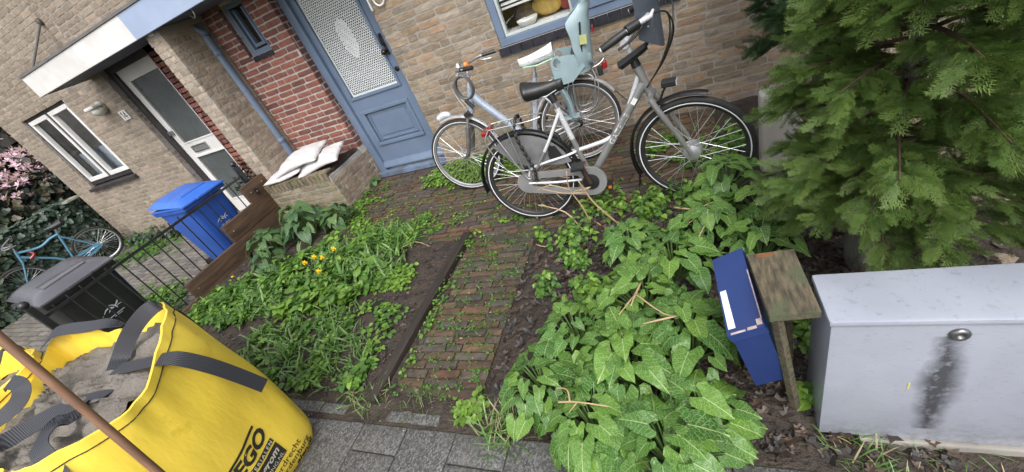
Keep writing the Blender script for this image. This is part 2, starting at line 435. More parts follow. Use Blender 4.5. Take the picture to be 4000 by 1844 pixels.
# ================================================================ houses
X0, Z1 = (1, 0, 0), (0, 0, 1)
hide_r = lambda p: p.x > .25 and p.y > 2.5
def slab(g, x0, x1, z0, z1, ops, yf, yb):
    """wall slab with rectangular holes (x0,x1,z0,z1)"""
    xs = sorted({x0, x1, *[v for o in ops for v in o[:2]]}); zs = sorted({z0, z1, *[v for o in ops for v in o[2:]]})
    for a, b in zip(xs, xs[1:]):
        for c, d in zip(zs, zs[1:]):
            mx, mz = (a + b) / 2, (c + d) / 2
            if mx < x0 or mx > x1 or mz < z0 or mz > z1 or any(o[0] < mx < o[1] and o[2] < mz < o[3] for o in ops): continue
            g.box(a, b, yf, yb, c, d)
# ---- our house (right of the party wall)
house = empty('brick_house', (-1, WY, 0), label='pale brick house with blue door and blue window behind the bicycles', cat='house')
def part(g, name, m, parent, **kw): 
    o = g.build(name, m, None, **kw)
    o.parent = parent; o.matrix_parent_inverse = parent.matrix_world.inverted() if parent.parent is None else (parent.parent.matrix_world @ parent.matrix_basis).inverted()
    return o
# everything is modelled in world coordinates, so things sit at the origin of their parent
house.location = (0, 0, 0)
WIN = (-1.478, .02, .935, 2.15)
g = MB(); slab(g, -2.566, 3.2, -.05, 3.3, [WIN], WY + .0045, WY + .25); g.box(-2.566, -2.56, WY + .25, DY + .1, -.05, 2.3)
wall = g.build('wall', mortar, house)
ops = [(WIN[0] + 2.57, WIN[1] + 2.57, WIN[2], WIN[3] + 5)]
b = lay('beige', (-2.57, WY, 0.0), X0, (0, -1, 0), Z1, 5.77, 3.25, .065, ops, seed=11, pal=PB, hdr=.3)
b += lay('beige', (-2.57, WY + .012, 0.0), (0, 1, 0), (-1, 0, 0), Z1, .14, 2.3, .065, seed=12, pal=PB, hdr=.9)
finish('beige', b, wall, 300, hide=hide_r)
SW = (-4.245, -3.94, 1.725, 2.24)
g = MB(); slab(g, XF1 + .004, -3.624, -.05, 2.3, [SW], WY + .0045, WY + .2)
pw = g.build('porch_wall', mortar_l, house)
b = lay('red', (XF1, WY, .455), X0, (0, -1, 0), Z1, .94, 1.82, .065, [(SW[0] - XF1 - .0, SW[1] - XF1, SW[2] - .06 - .455, 3)], seed=13, pal=PR, hdr=.12)
b += lay('red', (-3.62, WY + .01, .455), (0, 1, 0), (1, 0, 0), Z1, .11, 1.82, .065, seed=14, pal=((.75, .75, .78), (.6, .62, .65)), hdr=.9)
finish('red', b, pw, 250)
# black glazed tiles round the little porch window
b = lay('tile', (SW[0] - .02, WY - .004, SW[2] - .060), X0, (0, -1, 0), Z1, SW[1] - SW[0] + .02, .06, .06, seed=1, pal=((1, 1, 1),), hdr=0, joint=.008, stagger=0)
b += lay('tile', (SW[0] - .052, WY - .003, SW[2] + .0), X0, (0, -1, 0), Z1, .05, .5, .062, seed=2, pal=((2.4, 1.6, 1.6), (1.6, 1.4, 1.5)), hdr=0, joint=.008, stagger=0)
finish('tile', b, pw, 40, 'tile')
w = MB(); w.box(SW[0], SW[0] + .045, WY + .03, WY + .1, SW[2], SW[3], bev=.004); w.box(SW[1] - .045, SW[1], WY + .03, WY + .1, SW[2], SW[3], bev=.004)
w.box(SW[0] + .045, SW[1] - .045, WY + .03, WY + .1, SW[2], SW[2] + .05, bev=.004); w.box(SW[0] + .045, SW[1] - .045, WY + .03, WY + .1, SW[3] - .05, SW[3], bev=.004)
w.box(SW[0] + .07, SW[0] + .1, WY + .045, WY + .085, SW[2] + .07, SW[3] - .07); w.box(SW[1] - .1, SW[1] - .07, WY + .045, WY + .085, SW[2] + .07, SW[3] - .07); w.box(SW[0] + .1, SW[1] - .1, WY + .045, WY + .085, SW[2] + .07, SW[2] + .1)
pwin = w.build('porch_window', blue, house)
g = MB(); g.box(SW[0] + .045, SW[1] - .045, WY + .066, WY + .07, SW[2] + .05, SW[3] - .05); g.build('pane', pane, pwin)
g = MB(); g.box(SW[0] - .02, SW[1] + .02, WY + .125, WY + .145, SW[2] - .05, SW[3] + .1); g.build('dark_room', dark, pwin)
# blue front door
door = MB()
DX0, DX1 = -3.615, -2.57
door.box(DX0, DX0 + .10, DY - .055, DY + .05, 0.02, 2.24, bev=.006); door.box(DX1 - .055, DX1 + .03, DY - .055, DY + .05, .02, 2.24, bev=.006); door.box(DX0 + .1, DX1 - .055, DY - .055, DY + .05, 2.16, 2.24)
dframe = door.build('door_frame', blue, house)
d = empty('door', (0, 0, 0)); d.parent = house
LX0, LX1 = DX0 + .103, DX1 - .052
GX0, GX1, GZ0, GZ1 = -3.425, -2.775, .985, 2.02
g = MB(); slab(g, LX0, LX1, .09, 2.15, [(GX0 - .012, GX1 + .012, GZ0 - .012, GZ1 + .01), (-3.40, -2.79, .40, .775)], DY - .015, DY + .03)
g.box(-3.40, -2.79, DY + .004, DY + .02, .40, .775); leaf_o = g.build('leaf', blue, d)
def frame_ring(g, x0, x1, z0, z1, w, y0, y1, bev=.003):
    g.box(x0, x1, y0, y1, z0, z0 + w, bev); g.box(x0, x1, y0, y1, z1 - w, z1, bev); g.box(x0, x0 + w, y0 + .001, y1 - .001, z0 + w, z1 - w, bev); g.box(x1 - w, x1, y0 + .001, y1 - .001, z0 + w, z1 - w, bev)
g = MB(); frame_ring(g, GX0 - .036, GX1 + .036, GZ0 - .036, GZ1 + .03, .03, DY - .032, DY - .010); g.build('glazing_bead', blue, d)
g = MB(); frame_ring(g, -3.435, -2.755, .365, .81, .042, DY - .034, DY - .006, .008); frame_ring(g, -3.378, -2.812, .422, .753, .018, DY - .010, DY + .006, .004)
g.prism([(0, 0), (.555, 0), (.525, .03), (.03, .03)], (-3.3725, DY - .004, .735), X0, (0, 0, -1), (0, .007, 0)); g.build('panel_moulding', blue, d)
g = MB(); g.box(-3.33, -2.86, DY - .004, DY + .012, .47, .705, bev=.006); g.build('door_panel', blue, d)
g = MB(); g.prism([(0, 0), (.05, .0), (.05, .015), (.02, .07), (0, .075)], (LX0, DY - .012, .085), (0, -1, 0), Z1, (LX1 - LX0 - .0, 0, 0)); g.build('weather_bar', blue, d)
g = MB(); g.box(DX0 + .02, DX1 + .02, DY - .115, DY + .06, -.01, .052, bev=.008); g.build('threshold', mat('worn_blue', (.165, .225, .335), (.11, .13, .17), rough=.5, scale=9, c3=(.05, .045, .045), c3t=.6, c3s=18), d)
# crochet curtain behind the glass: a net of hexagonal openings
g = MB(); cw, rh = .0262, .0205; ky = 0; z = GZ0 + .03
while z < GZ1:
    x = GX0 + .012 + (cw / 2 if ky % 2 else 0)
    while x < GX1 - .012:
        ex = ((x + 3.1) / .085) ** 2 + ((z - 1.535) / .185) ** 2
        if .82 < ex < 1.12: hole = .14
        elif ex <= .82: hole = .30 if (ky + int(x * 300)) % 3 else .16
        else: hole = .56
        R_ = .0158
        o_ = [(x + R_ * math.cos(PI / 6 + i * PI / 3), z + R_ * .98 * math.sin(PI / 6 + i * PI / 3)) for i in range(6)]
        i_ = [(x + R_ * hole * math.cos(PI / 6 + i * PI / 3), z + R_ * hole * math.sin(PI / 6 + i * PI / 3)) for i in range(6)]
        dy = .002 * bounded_noise(x, z, 0, 40)
        g.add([(a, DY + .012 + dy, c) for a, c in o_] + [(a, DY + .009 + dy, c) for a, c in i_], [(i, (i + 1) % 6, 6 + (i + 1) % 6, 6 + i) for i in range(6)])
        x += cw
    z += rh * 1.08; ky += 1
lacem = mat('crochet_cotton', (.86, .86, .86), (.78, .78, .80), rough=.9, scale=60, bump=.4, bscale=400, spec=.2)
g.build('lace_curtain', lacem, d)
g = MB(); frame_ring(g, GX0 - .008, GX1 + .008, GZ0 - .008, GZ1 + .008, .022, DY + .0005, DY + .0065, .001); g.build('curtain_hem', lacem, d)
g = MB(); g.box(GX0 - .01, GX1 + .01, DY - .008, DY - .004, GZ0 - .01, GZ1 + .01); g.build('pane', pane, d)
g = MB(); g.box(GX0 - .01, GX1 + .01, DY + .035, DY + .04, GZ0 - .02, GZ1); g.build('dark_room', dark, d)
g = MB(); g.box(-2.722, -2.685, DY - .022, DY - .014, 1.26, 1.475, bev=.003); hp = g.build('handle_plate', blackpl, d)
g = MB(); g.lathe((-2.715, DY - .02, 1.305), (0, -1, 0), [(0, .012), (.03, .011), (.035, .024), (.055, .029), (.07, .024), (.078, .008)], 14); g.build('knob', brass, hp, smooth=True)
g = MB(); g.tube(smooth_path([(-2.705, DY - .02, 1.46), (-2.705, DY - .05, 1.44), (-2.705, DY - .05, 1.38), (-2.705, DY - .02, 1.35)]), .009); g.build('pull', blackpl, hp)
g = MB(); g.lathe((-2.70, DY - .014, 1.112), (0, -1, 0), [(0, .027), (.008, .026), (.011, .018)], 16); g.build('lock', brass, d)
# house number, white letters on the wall
nm_ = whitep
g = MB(); g.box(-2.551, -2.538, WY - .03, WY - .012, 1.665, 1.84, bev=.003); g.prism([(0, 0), (.012, 0), (-.018, -.035), (-.028, -.030)], (-2.549, WY - .029, 1.84), X0, Z1, (0, .016, 0)); g.build('house_number_one', nm_, house)
g = MB(); cxn, czn = -2.432, 1.735
pts = [(cxn + .055 * math.cos(a), WY - .02, czn + .055 * math.sin(a)) for a in np.linspace(0, 2 * PI, 25)[:-1]]
g.tube(pts, .0085, 6, close=True); g.tube(smooth_path([(cxn - .055, WY - .02, czn), (cxn - .05, WY - .02, czn + .06), (cxn, WY - .02, czn + .11), (cxn + .04, WY - .02, czn + .115)]), .0085, 6); g.build('house_number_six', nm_, house)
# window
win = empty('window'); win.parent = house
wx0, wx1, wz0, wz1 = WIN[0] + .003, WIN[1], 1.003, WIN[3]; mx = -.735
g = MB()
fy0, fy1 = WY + .012, WY + .09
g.box(wx0, wx1, fy0, fy1, wz0, wz0 + .062, bev=.004); g.box(wx0, wx0 + .062, fy0 + .001, fy1, wz0 + .062, wz1, bev=.004); g.box(wx1 - .062, wx1, fy0 + .001, fy1, wz0 + .062, wz1, bev=.004); g.box(wx0 + .062, wx1 - .062, fy0 + .001, fy1, wz1 - .062, wz1)
g.box(mx - .035, mx + .035, fy0 + .001, fy1 - .001, wz0 + .062, wz1 - .062, bev=.004)
g.build('window_frame', blue, win)
g = MB(); frame_ring(g, wx0 + .064, mx - .037, wz0 + .064, wz1 - .064, .022, fy0 + .022, fy1 - .006); g.build('inner_bead', mat('pale_bead', (.50, .54, .52), (.42, .46, .44), rough=.5), win)
g = MB(); frame_ring(g, mx + .037, wx1 - .064, wz0 + .068, wz1 - .066, .062, fy0 - .012, fy1 - .012, .005); g.build('casement', blue, win)
g = MB(); g.box(wx0 + .08, mx - .05, fy0 + .045, fy0 + .049, wz0 + .08, wz1 - .08); g.build('pane', pane, win)
g = MB(); g.box(mx + .09, wx1 - .12, fy0 + .02, fy0 + .024, wz0 + .12, wz1 - .12); g.build('pane', pane, win)
g = MB(); g.box(wx0, wx1, fy1 + .002, WY + .36, wz0 - .0, wz0 + .075); g.build('inner_sill', whitep, win)
# black glazed sill tiles, a little sloped
n_t = 14; tw = (WIN[1] - WIN[0] + .05) / n_t
g = MB(); g.box(WIN[0] - .02, WIN[1] + .03, WY - .012, WY + .10, .936, .998); g.build('sill_mortar', mortar, win)
for i in range(n_t):
    g = MB(); xa = WIN[0] - .02 + i * tw + .003; xb = xa + tw - .006
    g.prism([(0, 0), (.045, 0), (.045, .052), (0, .068)], (xa, WY - .030, .933), (0, 1, 0), Z1, (xb - xa, 0, 0)); g.build('sill_tile', tilem['single'], win).color = (1.2, 1.2, 1.25, 1)
# room behind the window
room = MB(); rx0, rx1, ry, rz0, rz1 = wx0 - .6, wx1 + .6, WY + 2.2, .0, 2.5
room.add([(rx0, WY + .26, rz0), (rx1, WY + .26, rz0), (rx1, ry, rz0), (rx0, ry, rz0), (rx0, WY + .26, rz1), (rx1, WY + .26, rz1), (rx1, ry, rz1), (rx0, ry, rz1)], [(0, 1, 2, 3), (4, 7, 6, 5), (3, 2, 6, 7), (0, 3, 7, 4), (1, 5, 6, 2)])
room.build('room', mat('room_wall', (.20, .19, .175), rough=.9), house)
slatm = mat('blind_slat', (.62, .62, .60), (.5, .5, .48), rough=.5)
bl = empty('window_blind'); tag(bl, 'pale slatted blind hanging inside the blue window', 'blind')
for i in range(16):
    z = 1.31 + i * .042
    g = MB(); g.box(wx0 + .07, mx - .045, -.016, .016, -.0008, .0008); o = g.build('slat', slatm, bl); o.location = (0, WY + .16, z); o.rotation_euler = (R(38), 0, 0)
g = MB(); g.box(wx0 + .07, mx - .045, WY + .145, WY + .175, 1.268, 1.285); g.build('bottom_rail', whitep, bl)
def blob(name, c, r, sq, m, label, cat, seed=0):
    g = MB(); g.ball(c, r, 16, sq); o = g.build(name, m, None, smooth=True)
    for v in o.data.vertices: v.co += (v.co - Vector(c)) * (.22 * bounded_noise(v.co.x + seed, v.co.y, v.co.z, 9))
    return tag(o, label, cat)
yel = mat('yellow_print', (.55, .36, .06), (.30, .20, .07), rough=.8, scale=14); redc = mat('red_cloth', (.36, .04, .035), (.2, .03, .03), rough=.85, scale=9)
blob('cushion', (-1.03, WY + .27, 1.19), .11, (1.3, .5, .95), yel, 'yellow patterned cushion standing on the inner window sill', 'cushion', 1)
blob('cushion', (-.86, WY + .29, 1.22), .11, (.8, .5, 1.25), redc, 'dark red cushion standing on the inner window sill', 'cushion', 5)
blob('cushion', (-1.24, WY + .29, 1.16), .10, (1.2, .5, .85), mat('brown_print', (.12, .085, .05), (.06, .045, .03), rough=.8, scale=20), 'brown cushion at the left end of the inner window sill', 'cushion', 9)
g = MB(); g.lathe((-1.21, WY + .155, wz0 + .077), Z1, [(0, .035), (.01, .07), (.05, .095), (.065, .098), (.06, .09), (.02, .06)], 18); tag(g.build('bowl', whitep, None, smooth=True), 'white bowl on the inner window sill behind the glass', 'bowl')

# ---- neighbouring house
nb = empty('brick_house', label='pale brick house with white door, number plate and white window', cat='house')
NX0, NX1 = -10.05, XF0
NW = (-9.42, -8.0, .95, 2.235); ND = (-6.80, -5.73, -.2, 2.3)
g = MB(); slab(g, NX0 + .004, NX1 - .004, -.25, 3.6, [NW, ND], WY + .0045, WY + .22); g.box(NX0 + .004, NX0 + .2, WY + .22, 9, -.25, 3.6)
# upper wall over the porch of our own house
slab(g, NX1 - .004, -2.57, 2.46, 3.6, [], WY + .0045, WY + .22)
nwall = g.build('wall', mortar, nb)
b = lay('beige', (NX0, WY, -.2), X0, (0, -1, 0), Z1, -6.80 - NX0, 3.8, .065, [(NW[0] - NX0, NW[1] - NX0, NW[2] + .2, NW[3] + .2)], seed=21, pal=PBL, hdr=.5)
b += lay('beige', (-6.80, WY, 2.3), X0, (0, -1, 0), Z1, -2.57 + 6.80, 1.28, .065, seed=22, pal=PBL, hdr=.5)
b += lay('beige', (NX0, WY + .012, -.2), (0, 1, 0), (-1, 0, 0), Z1, .6, 3.8, .065, seed=23, pal=PBL, hdr=.5)
b += lay('beige', (-6.80, WY + .012, -.2), (0, 1, 0), (1, 0, 0), Z1, .13, 2.45, .065, seed=24, pal=((.8, .78, .74), (.72, .70, .66)), hdr=.9)
b += lay('beige', (NW[0], WY + .012, NW[2]), (0, 1, 0), (1, 0, 0), Z1, .1, 1.28, .065, seed=25, pal=((.75, .7, .66),), hdr=.9)
finish('beige', b, nwall, 300)
g = MB(); slab(g, -5.726, XF0 - .004, -.25, 2.3, [], WY + .0045, WY + .2)
npw = g.build('porch_wall', mortar_l, nb)
finish('red', lay('red', (-5.73, WY, -.2), X0, (0, -1, 0), Z1, .94, 2.45, .065, seed=26, pal=PR, hdr=.3), npw, 150)
# white window with a dark surround
nw = empty('window'); nw.parent = nb
g = MB(); frame_ring(g, NW[0] + .003, NW[1] - .003, NW[2] + .05, NW[3], .065, WY + .04, WY + .13); g.box(-8.745, -8.665, WY + .045, WY + .125, NW[2] + .12, NW[3] - .07); g.build('window_surround', darkp, nw)
g = MB(); g.prism([(0, 0), (.17, 0), (.17, .075), (0, .05)], (NW[0] - .05, WY - .05, NW[2] - .035), (0, 1, 0), Z1, (NW[1] - NW[0] + .08, 0, 0)); g.build('sill', darkp, nw)
for (a, c) in ((-9.35, -8.747), (-8.662, -8.07)):
    s_ = MB(); frame_ring(s_, a, c, 1.065, 2.165, .062, WY + .028, WY + .09, .006); fo = s_.build('sash', whitep, nw)
    g = MB(); g.box(a + .05, c - .05, WY + .058, WY + .062, 1.11, 2.12); g.build('pane', pane, fo)
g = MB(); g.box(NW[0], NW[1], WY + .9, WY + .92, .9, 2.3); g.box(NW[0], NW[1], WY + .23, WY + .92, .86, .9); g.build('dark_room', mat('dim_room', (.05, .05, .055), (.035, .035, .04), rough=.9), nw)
g = MB(); g.box(-9.33, -8.1, WY + .2, WY + .21, 1.1, 1.5); g.build('net_curtain', mat('net_curtain', (.30, .33, .38), (.24, .27, .31), rough=.9, scale=12), nw)
# white front door with two panes
nd = empty('door'); nd.parent = nb
g = MB(); g.box(-6.798, -6.70, DY - .07, DY + .05, -.2, 2.28); g.box(-5.80, -5.735, DY - .07, DY + .05, -.2, 2.28); g.box(-6.70, -5.80, DY - .07, DY + .05, 2.2, 2.28); g.build('door_frame', darkp, nd)
g = MB(); lx0, lx1 = -6.697, -5.803
slab(g, lx0, lx1, -.13, 2.197, [(lx0 + .12, lx1 - .10, 1.13, 2.05), (lx0 + .12, lx1 - .10, .16, .90)], DY - .03, DY + .03)
frame_ring(g, lx0 + .105, lx1 - .085, 1.115, 2.065, .022, DY - .04, DY - .028); frame_ring(g, lx0 + .105, lx1 - .085, .145, .915, .022, DY - .04, DY - .028); g.build('leaf', whitep, nd)
frost = mat('frosted_glass', (.10, .115, .115), (.075, .085, .085), rough=.28, scale=2, spec=.6)
g = MB(); g.box(lx0 + .12, lx1 - .10, DY - .01, DY, 1.13, 2.05); g.build('pane', frost, nd)
g = MB(); g.box(lx0 + .12, lx1 - .10, DY - .01, DY, .16, .90); g.build('pane', frost, nd)
g = MB(); frame_ring(g, -6.50, -6.16, .965, 1.065, .018, DY - .05, DY - .028, .003); fl = g.build('letterbox', steel, nd)
g = MB(); g.box(-6.485, -6.175, DY - .042, DY - .033, .98, 1.05); g.build('flap', mat('brushed', (.42, .43, .42), rough=.4, metal=.7), fl)
g = MB(); g.box(-6.69, -6.60, DY - .065, DY - .03, 1.28, 1.34, bev=.006); g.build('handle', steel, nd)
g = MB(); g.box(-6.80, -5.70, DY - .45, DY - .02, -.2, -.06, bev=.01); g.build('doorstep', concrete, nb)
# number plate
g = MB(); g.box(-7.085, -6.925, WY - .02, WY - .004, 1.67, 1.80, bev=.003); pl = g.build('number_plate', whitep, nb)
g = MB(); fy = WY - .023
def stroke(g, pts, w=.009, y=fy, d=.003):
    for (a, b) in zip(pts, pts[1:]):
        a = Vector((a[0], 0, a[1])); b = Vector((b[0], 0, b[1])); t = (b - a).normalized() * w / 2; n_ = Vector((-t.z, 0, t.x)); a = a - t; b = b + t
        g.add([(q.x, yy, q.z) for yy in (y, y + d) for q in (a + n_, b + n_, b - n_, a - n_)], [(0, 1, 2, 3), (7, 6, 5, 4), (0, 4, 5, 1), (1, 5, 6, 2), (2, 6, 7, 3), (3, 7, 4, 0)])
stroke(g, [(-7.045, 1.765), (-7.03, 1.78), (-7.03, 1.69)]); stroke(g, [(-6.965, 1.69), (-6.965, 1.78), (-7.0, 1.715), (-6.945, 1.715)]); g.build('number', darkp, pl)

# ---- party wall (fin) between the two porches
fin = empty('party_wall', label='projecting pale brick wall between the two front doors', cat='wall')
FY = 3.27
g = MB(); g.box(XF0 + .0045, XF1 - .0045, FY + .0045, WY, -.2, 2.26); fw = g.build('wall', mortar, fin)
b = lay('beige', (XF0, FY, -.2), X0, (0, -1, 0), Z1, XF1 - XF0, 2.45, .065, seed=41, pal=((1.28, 1.26, 1.24), (1.2, 1.17, 1.13), (1.35, 1.32, 1.28)), hdr=.5)
b += lay('beige', (XF1, FY + .02, 0), (0, 1, 0), (1, 0, 0), Z1, WY - FY - .02, 2.25, .065, seed=42, pal=PBL, hdr=.4)
b += lay('beige', (XF0, FY + .02, -.2), (0, 1, 0), (-1, 0, 0), Z1, WY - FY - .02, 2.45, .065, seed=43, pal=PBL, hdr=.4)
finish('beige', b, fw, 280)
# ---- low brick planter beside the blue door
pln = empty('brick_planter', label='low mossy brick planter with white sacks on it beside the blue door', cat='planter')
PX0, PX1, PY0 = -4.70, -3.62, 3.17
g = MB(); g.box(PX0, PX1 - .0045, PY0 + .0045, WY, -.05, .40); g.box(PX0, PX1 - .012, PY0 + .012, WY, .4, .43)
pwall = g.build('wall', mortar, pln)
mossb = ((.92, .95, .80), (.82, .88, .68), (1.0, .98, .85), (.9, .85, .75), (.75, .8, .62))
b = lay('beige', (PX0, PY0, -.01), X0, (0, -1, 0), Z1, PX1 - PX0, .39, .065, seed=51, pal=mossb, hdr=.3)
b += lay('beige', (PX1, PY0 + .012, -.01), (0, 1, 0), (1, 0, 0), Z1, WY + .1 - PY0, .45, .065, seed=52, pal=((1.02, .94, .86), (.95, .88, .8), (1.08, 1, .92)), hdr=.3)
finish('beige', b, pwall, 200)
# rowlock course on top: bricks on edge
BR['rowlock'] = None
brick_set('rowlock', .105, .054, .02, beige)
b = lay('rowlock', (PX0, PY0 - .004, .385), (0, 0, 1), (0, -1, 0), (-1, 0, 0), .106, .01, .01)
b = []
for i in range(16):
    x = PX0 + .034 + i * .066; col = random.choice(mossb); kf = random.uniform(.55, .9)
    uu, y, ww = Vector((0, 0, 1)), Vector((0, 1, 0)), Vector((-1, 0, 0))
    m = Matrix(((uu.x, y.x, ww.x, x), (uu.y, y.y, ww.y, PY0 - .004 + random.uniform(-.003, .003)), (uu.z, y.z, ww.z, .437 + random.uniform(-.002, .002)), (0, 0, 0, 1)))
    b.append((m, random.randrange(7), tuple(c * kf for c in col), .2))
    uu, y, ww = Vector((0, 1, 0)), Vector((0, 0, -1)), Vector((1, 0, 0))
    m = Matrix(((uu.x, y.x, ww.x, x), (uu.y, y.y, ww.y, PY0 + .056), (uu.z, y.z, ww.z, .492 + random.uniform(-.002, .002)), (0, 0, 0, 1)))
    b.append((m, random.randrange(7), tuple(c * kf for c in col), .2))
finish('rowlock', b, pwall, 60)
g = MB(); g.grid(lambda u, v: (PX0 + .01 + u * (PX1 - PX0 - .03), PY0 + .105 + v * (WY - PY0 - .11), .455 + .02 * bounded_noise(u * 3, v * 3, 0, 2)), 20, 10); g.build('soil', earth, pln, smooth=True)

# ---- canopy over both doors
can = empty('entrance_canopy', label='flat canopy with half white, half pale blue fascia over both front doors', cat='canopy')
CX0, CX1, CY, CZ0, CZ1, CJ = -7.04, -2.35, 3.19, 2.245, 2.475, -4.79
g = MB(); g.box(CX0 + .02, CX1, CY + .03, WY - .001, CZ0 + .02, CZ1 - .01); g.build('slab', soffit, can)
g = MB(); g.box(CX0, CJ - .001, CY, CY + .028, CZ0, CZ1, bev=.004); g.box(CX0, CX0 + .02, CY + .029, WY - .002, CZ0 + .001, CZ1 - .001); o = g.build('fascia', whitep, can); o['label'] = 'white half of the canopy fascia'
g = MB(); g.box(CJ + .001, CX1, CY - .001, CY + .028, CZ0, CZ1, bev=.004); o = g.build('fascia', bluel, can); o['label'] = 'pale blue half of the canopy fascia'
g = MB(); g.box(CX0 - .01, CX1, CY - .012, WY, CZ1 + .002, CZ1 + .03, bev=.004); g.build('roof_edge', mat('roof_felt', (.12, .115, .115), (.17, .16, .15), rough=.8), can)
g = MB(); g.tube([(-6.98, WY, 2.955), (-6.95, 3.30, CZ1 + .03)], .012); tr = g.build('tie_rod', mat('dark_steel', (.13, .12, .12), rough=.5, metal=.6), can)
g = MB(); g.lathe((-6.98, WY - .03, 2.955), (0, -1, 0), [(-.03, .04), (0, .04), (.01, .02)], 10); g.build('rod_plate', MATS['dark_steel'], tr)
# hook under the blue fascia
g = MB(); hx = -3.80; g.tube(smooth_path([(-4.0, CY + .10, CZ0 + .02), (-4.0, CY + .10, CZ0 - .03), (-4.03, CY + .10, CZ0 - .055), (-4.06, CY + .10, CZ0 - .03)]), .006, 6); tag(g.build('hook', steel), 'small steel hook under the blue canopy edge', 'hook')
g = MB(); g.box(-4.72, -4.63, CY + .07, CY + .12, CZ0 - .02, CZ0 + .018, bev=.008); tag(g.build('porch_lamp', whitep), 'tiny white box lamp under the canopy at the colour joint', 'lamp')
# ---- downpipe
dp = empty('downpipe', label='blue painted downpipe on the red porch wall', cat='pipe')
g = MB(); g.tube(smooth_path([(-4.575, 3.70, .46), (-4.575, 3.70, 1.2), (-4.575, 3.70, 2.0), (-4.56, 3.70, 2.10), (-4.64, 3.62, 2.22), (-4.66, 3.55, 2.262)], 8), .048, 16); g.build('pipe', blue, dp, smooth=True)
for z in (.80, 1.87):
    g = MB(); g.lathe((-4.575, 3.70, z), Z1, [(0, .049), (.004, .055), (.05, .055), (.054, .049)], 16); g.build('collar', blue, dp, smooth=True)
# ---- wall lamp on the neighbour's wall
wl = empty('wall_lamp', label='white bulkhead lamp on the brick wall left of the white door', cat='lamp')
g = MB(); g.lathe((-7.30, WY, 1.93), (0, -1, 0), [(0, .085), (.03, .085), (.035, .075)], 14); g.build('base', mat('lamp_metal', (.40, .40, .34), rough=.5), wl, smooth=True)
g = MB(); g.ball((-7.31, WY - .075, 1.90), .085, 14, (1.3, .9, .75)); g.build('globe', mat('lamp_globe', (.55, .55, .48), rough=.35), wl, smooth=True)
g = MB(); g.box(-7.43, -7.20, WY - .165, WY - .03, 1.945, 1.985, bev=.015); g.build('shade', whitep, wl)
# ---- white sacks lying on the planter
sackm = mat('woven_sack', (.62, .60, .60), (.50, .48, .48), rough=.55, scale=9, bump=.5, bscale=30, bdist=.01)
def sack(c, rot, sx, sy, sz, label, seed):
    g = MB()
    def fn(u, v, top):
        a = u * 2 - 1; b_ = v * 2 - 1
        e = max(0, (1 - abs(a) ** 2.6)) ** .55 * max(0, (1 - abs(b_) ** 2.6)) ** .55
        z = sz * e * (1 if top else -.55) + .012 * bounded_noise(a * 2 + seed, b_ * 2, 0 if top else 5, 1.7) * e
        x = a * sx * (1 - .10 * b_ * b_ * (1 - abs(a))) * (1 - .06 * (1 - b_ ** 2)) ; y = b_ * sy * (1 - .10 * (1 - a * a))
        return (x + .01 * bounded_noise(a * 3, b_ * 3, seed), y, z - .03 * a * a * (1 if seed % 2 else -1))
    g.grid(lambda u, v: fn(u, v, True), 26, 20); g.grid(lambda u, v: fn(u, v, False), 26, 20)
    me = g.mesh('white_sack', True); bm = bmesh.new(); bm.from_mesh(me); bmesh.ops.remove_doubles(bm, verts=bm.verts, dist=.0008); bmesh.ops.recalc_face_normals(bm, faces=bm.faces); bm.to_mesh(me); bm.free(); me.shade_smooth()
    o = link('white_sack', me, None, sackm); o.location = c; o.rotation_euler = rot
    tag(o, label, 'sack', 'white sacks on the planter')
sack((-4.36, 3.36, .525), (R(3), R(-2), R(12)), .27, .20, .05, 'white sack lowest in the pile, its left corner peeping out', 2)
sack((-3.91, 3.42, .555), (R(12), R(-9), R(14)), .33, .20, .062, 'creased white sack leaning at the right of the pile', 5)
sack((-4.17, 3.42, .635), (R(11), R(-7), R(8)), .36, .21, .065, 'plump white sack lying on top of the pile', 7)
# ================================================================ bicycles
rubber = mat('tyre_rubber', (.012, .012, .013), (.02, .02, .02), rough=.7, scale=30, bump=.5, bscale=200, bdist=.002)
stripe = mat('reflective_band', (.78, .79, .80), (.7, .7, .72), rough=.4)
alu = mat('aluminium', (.62, .62, .63), (.5, .5, .51), rough=.34, metal=.9, scale=18)
spokem = mat('spoke_steel', (.72, .72, .74), (.6, .6, .62), rough=.3, metal=.7, scale=40)
silver = mat('silver_lacquer', (.70, .71, .74), (.62, .63, .66), rough=.28, metal=.25, scale=5, coat=.4)
grey = mat('grey_lacquer', (.32, .315, .315), (.25, .247, .25), rough=.32, metal=.45, scale=6, coat=.4)
blues = mat('ice_blue_lacquer', (.44, .50, .60), (.38, .44, .54), rough=.3, metal=.3, scale=6, coat=.4)
skyb = mat('sky_blue_lacquer', (.10, .25, .36), (.08, .20, .30), rough=.45, scale=14, c3=(.05, .08, .1), c3t=.68)
redp = mat('red_reflector', (.30, .015, .015), (.22, .01, .01), rough=.2, coat=.6)
orange = mat('orange_reflector', (.75, .22, .03), rough=.25, coat=.5)
rusty = mat('rusty_steel', (.055, .035, .028), (.035, .025, .02), rough=.6, metal=.3, scale=40)
lensm = mat('lamp_lens', (.6, .62, .63), rough=.12, coat=.8)
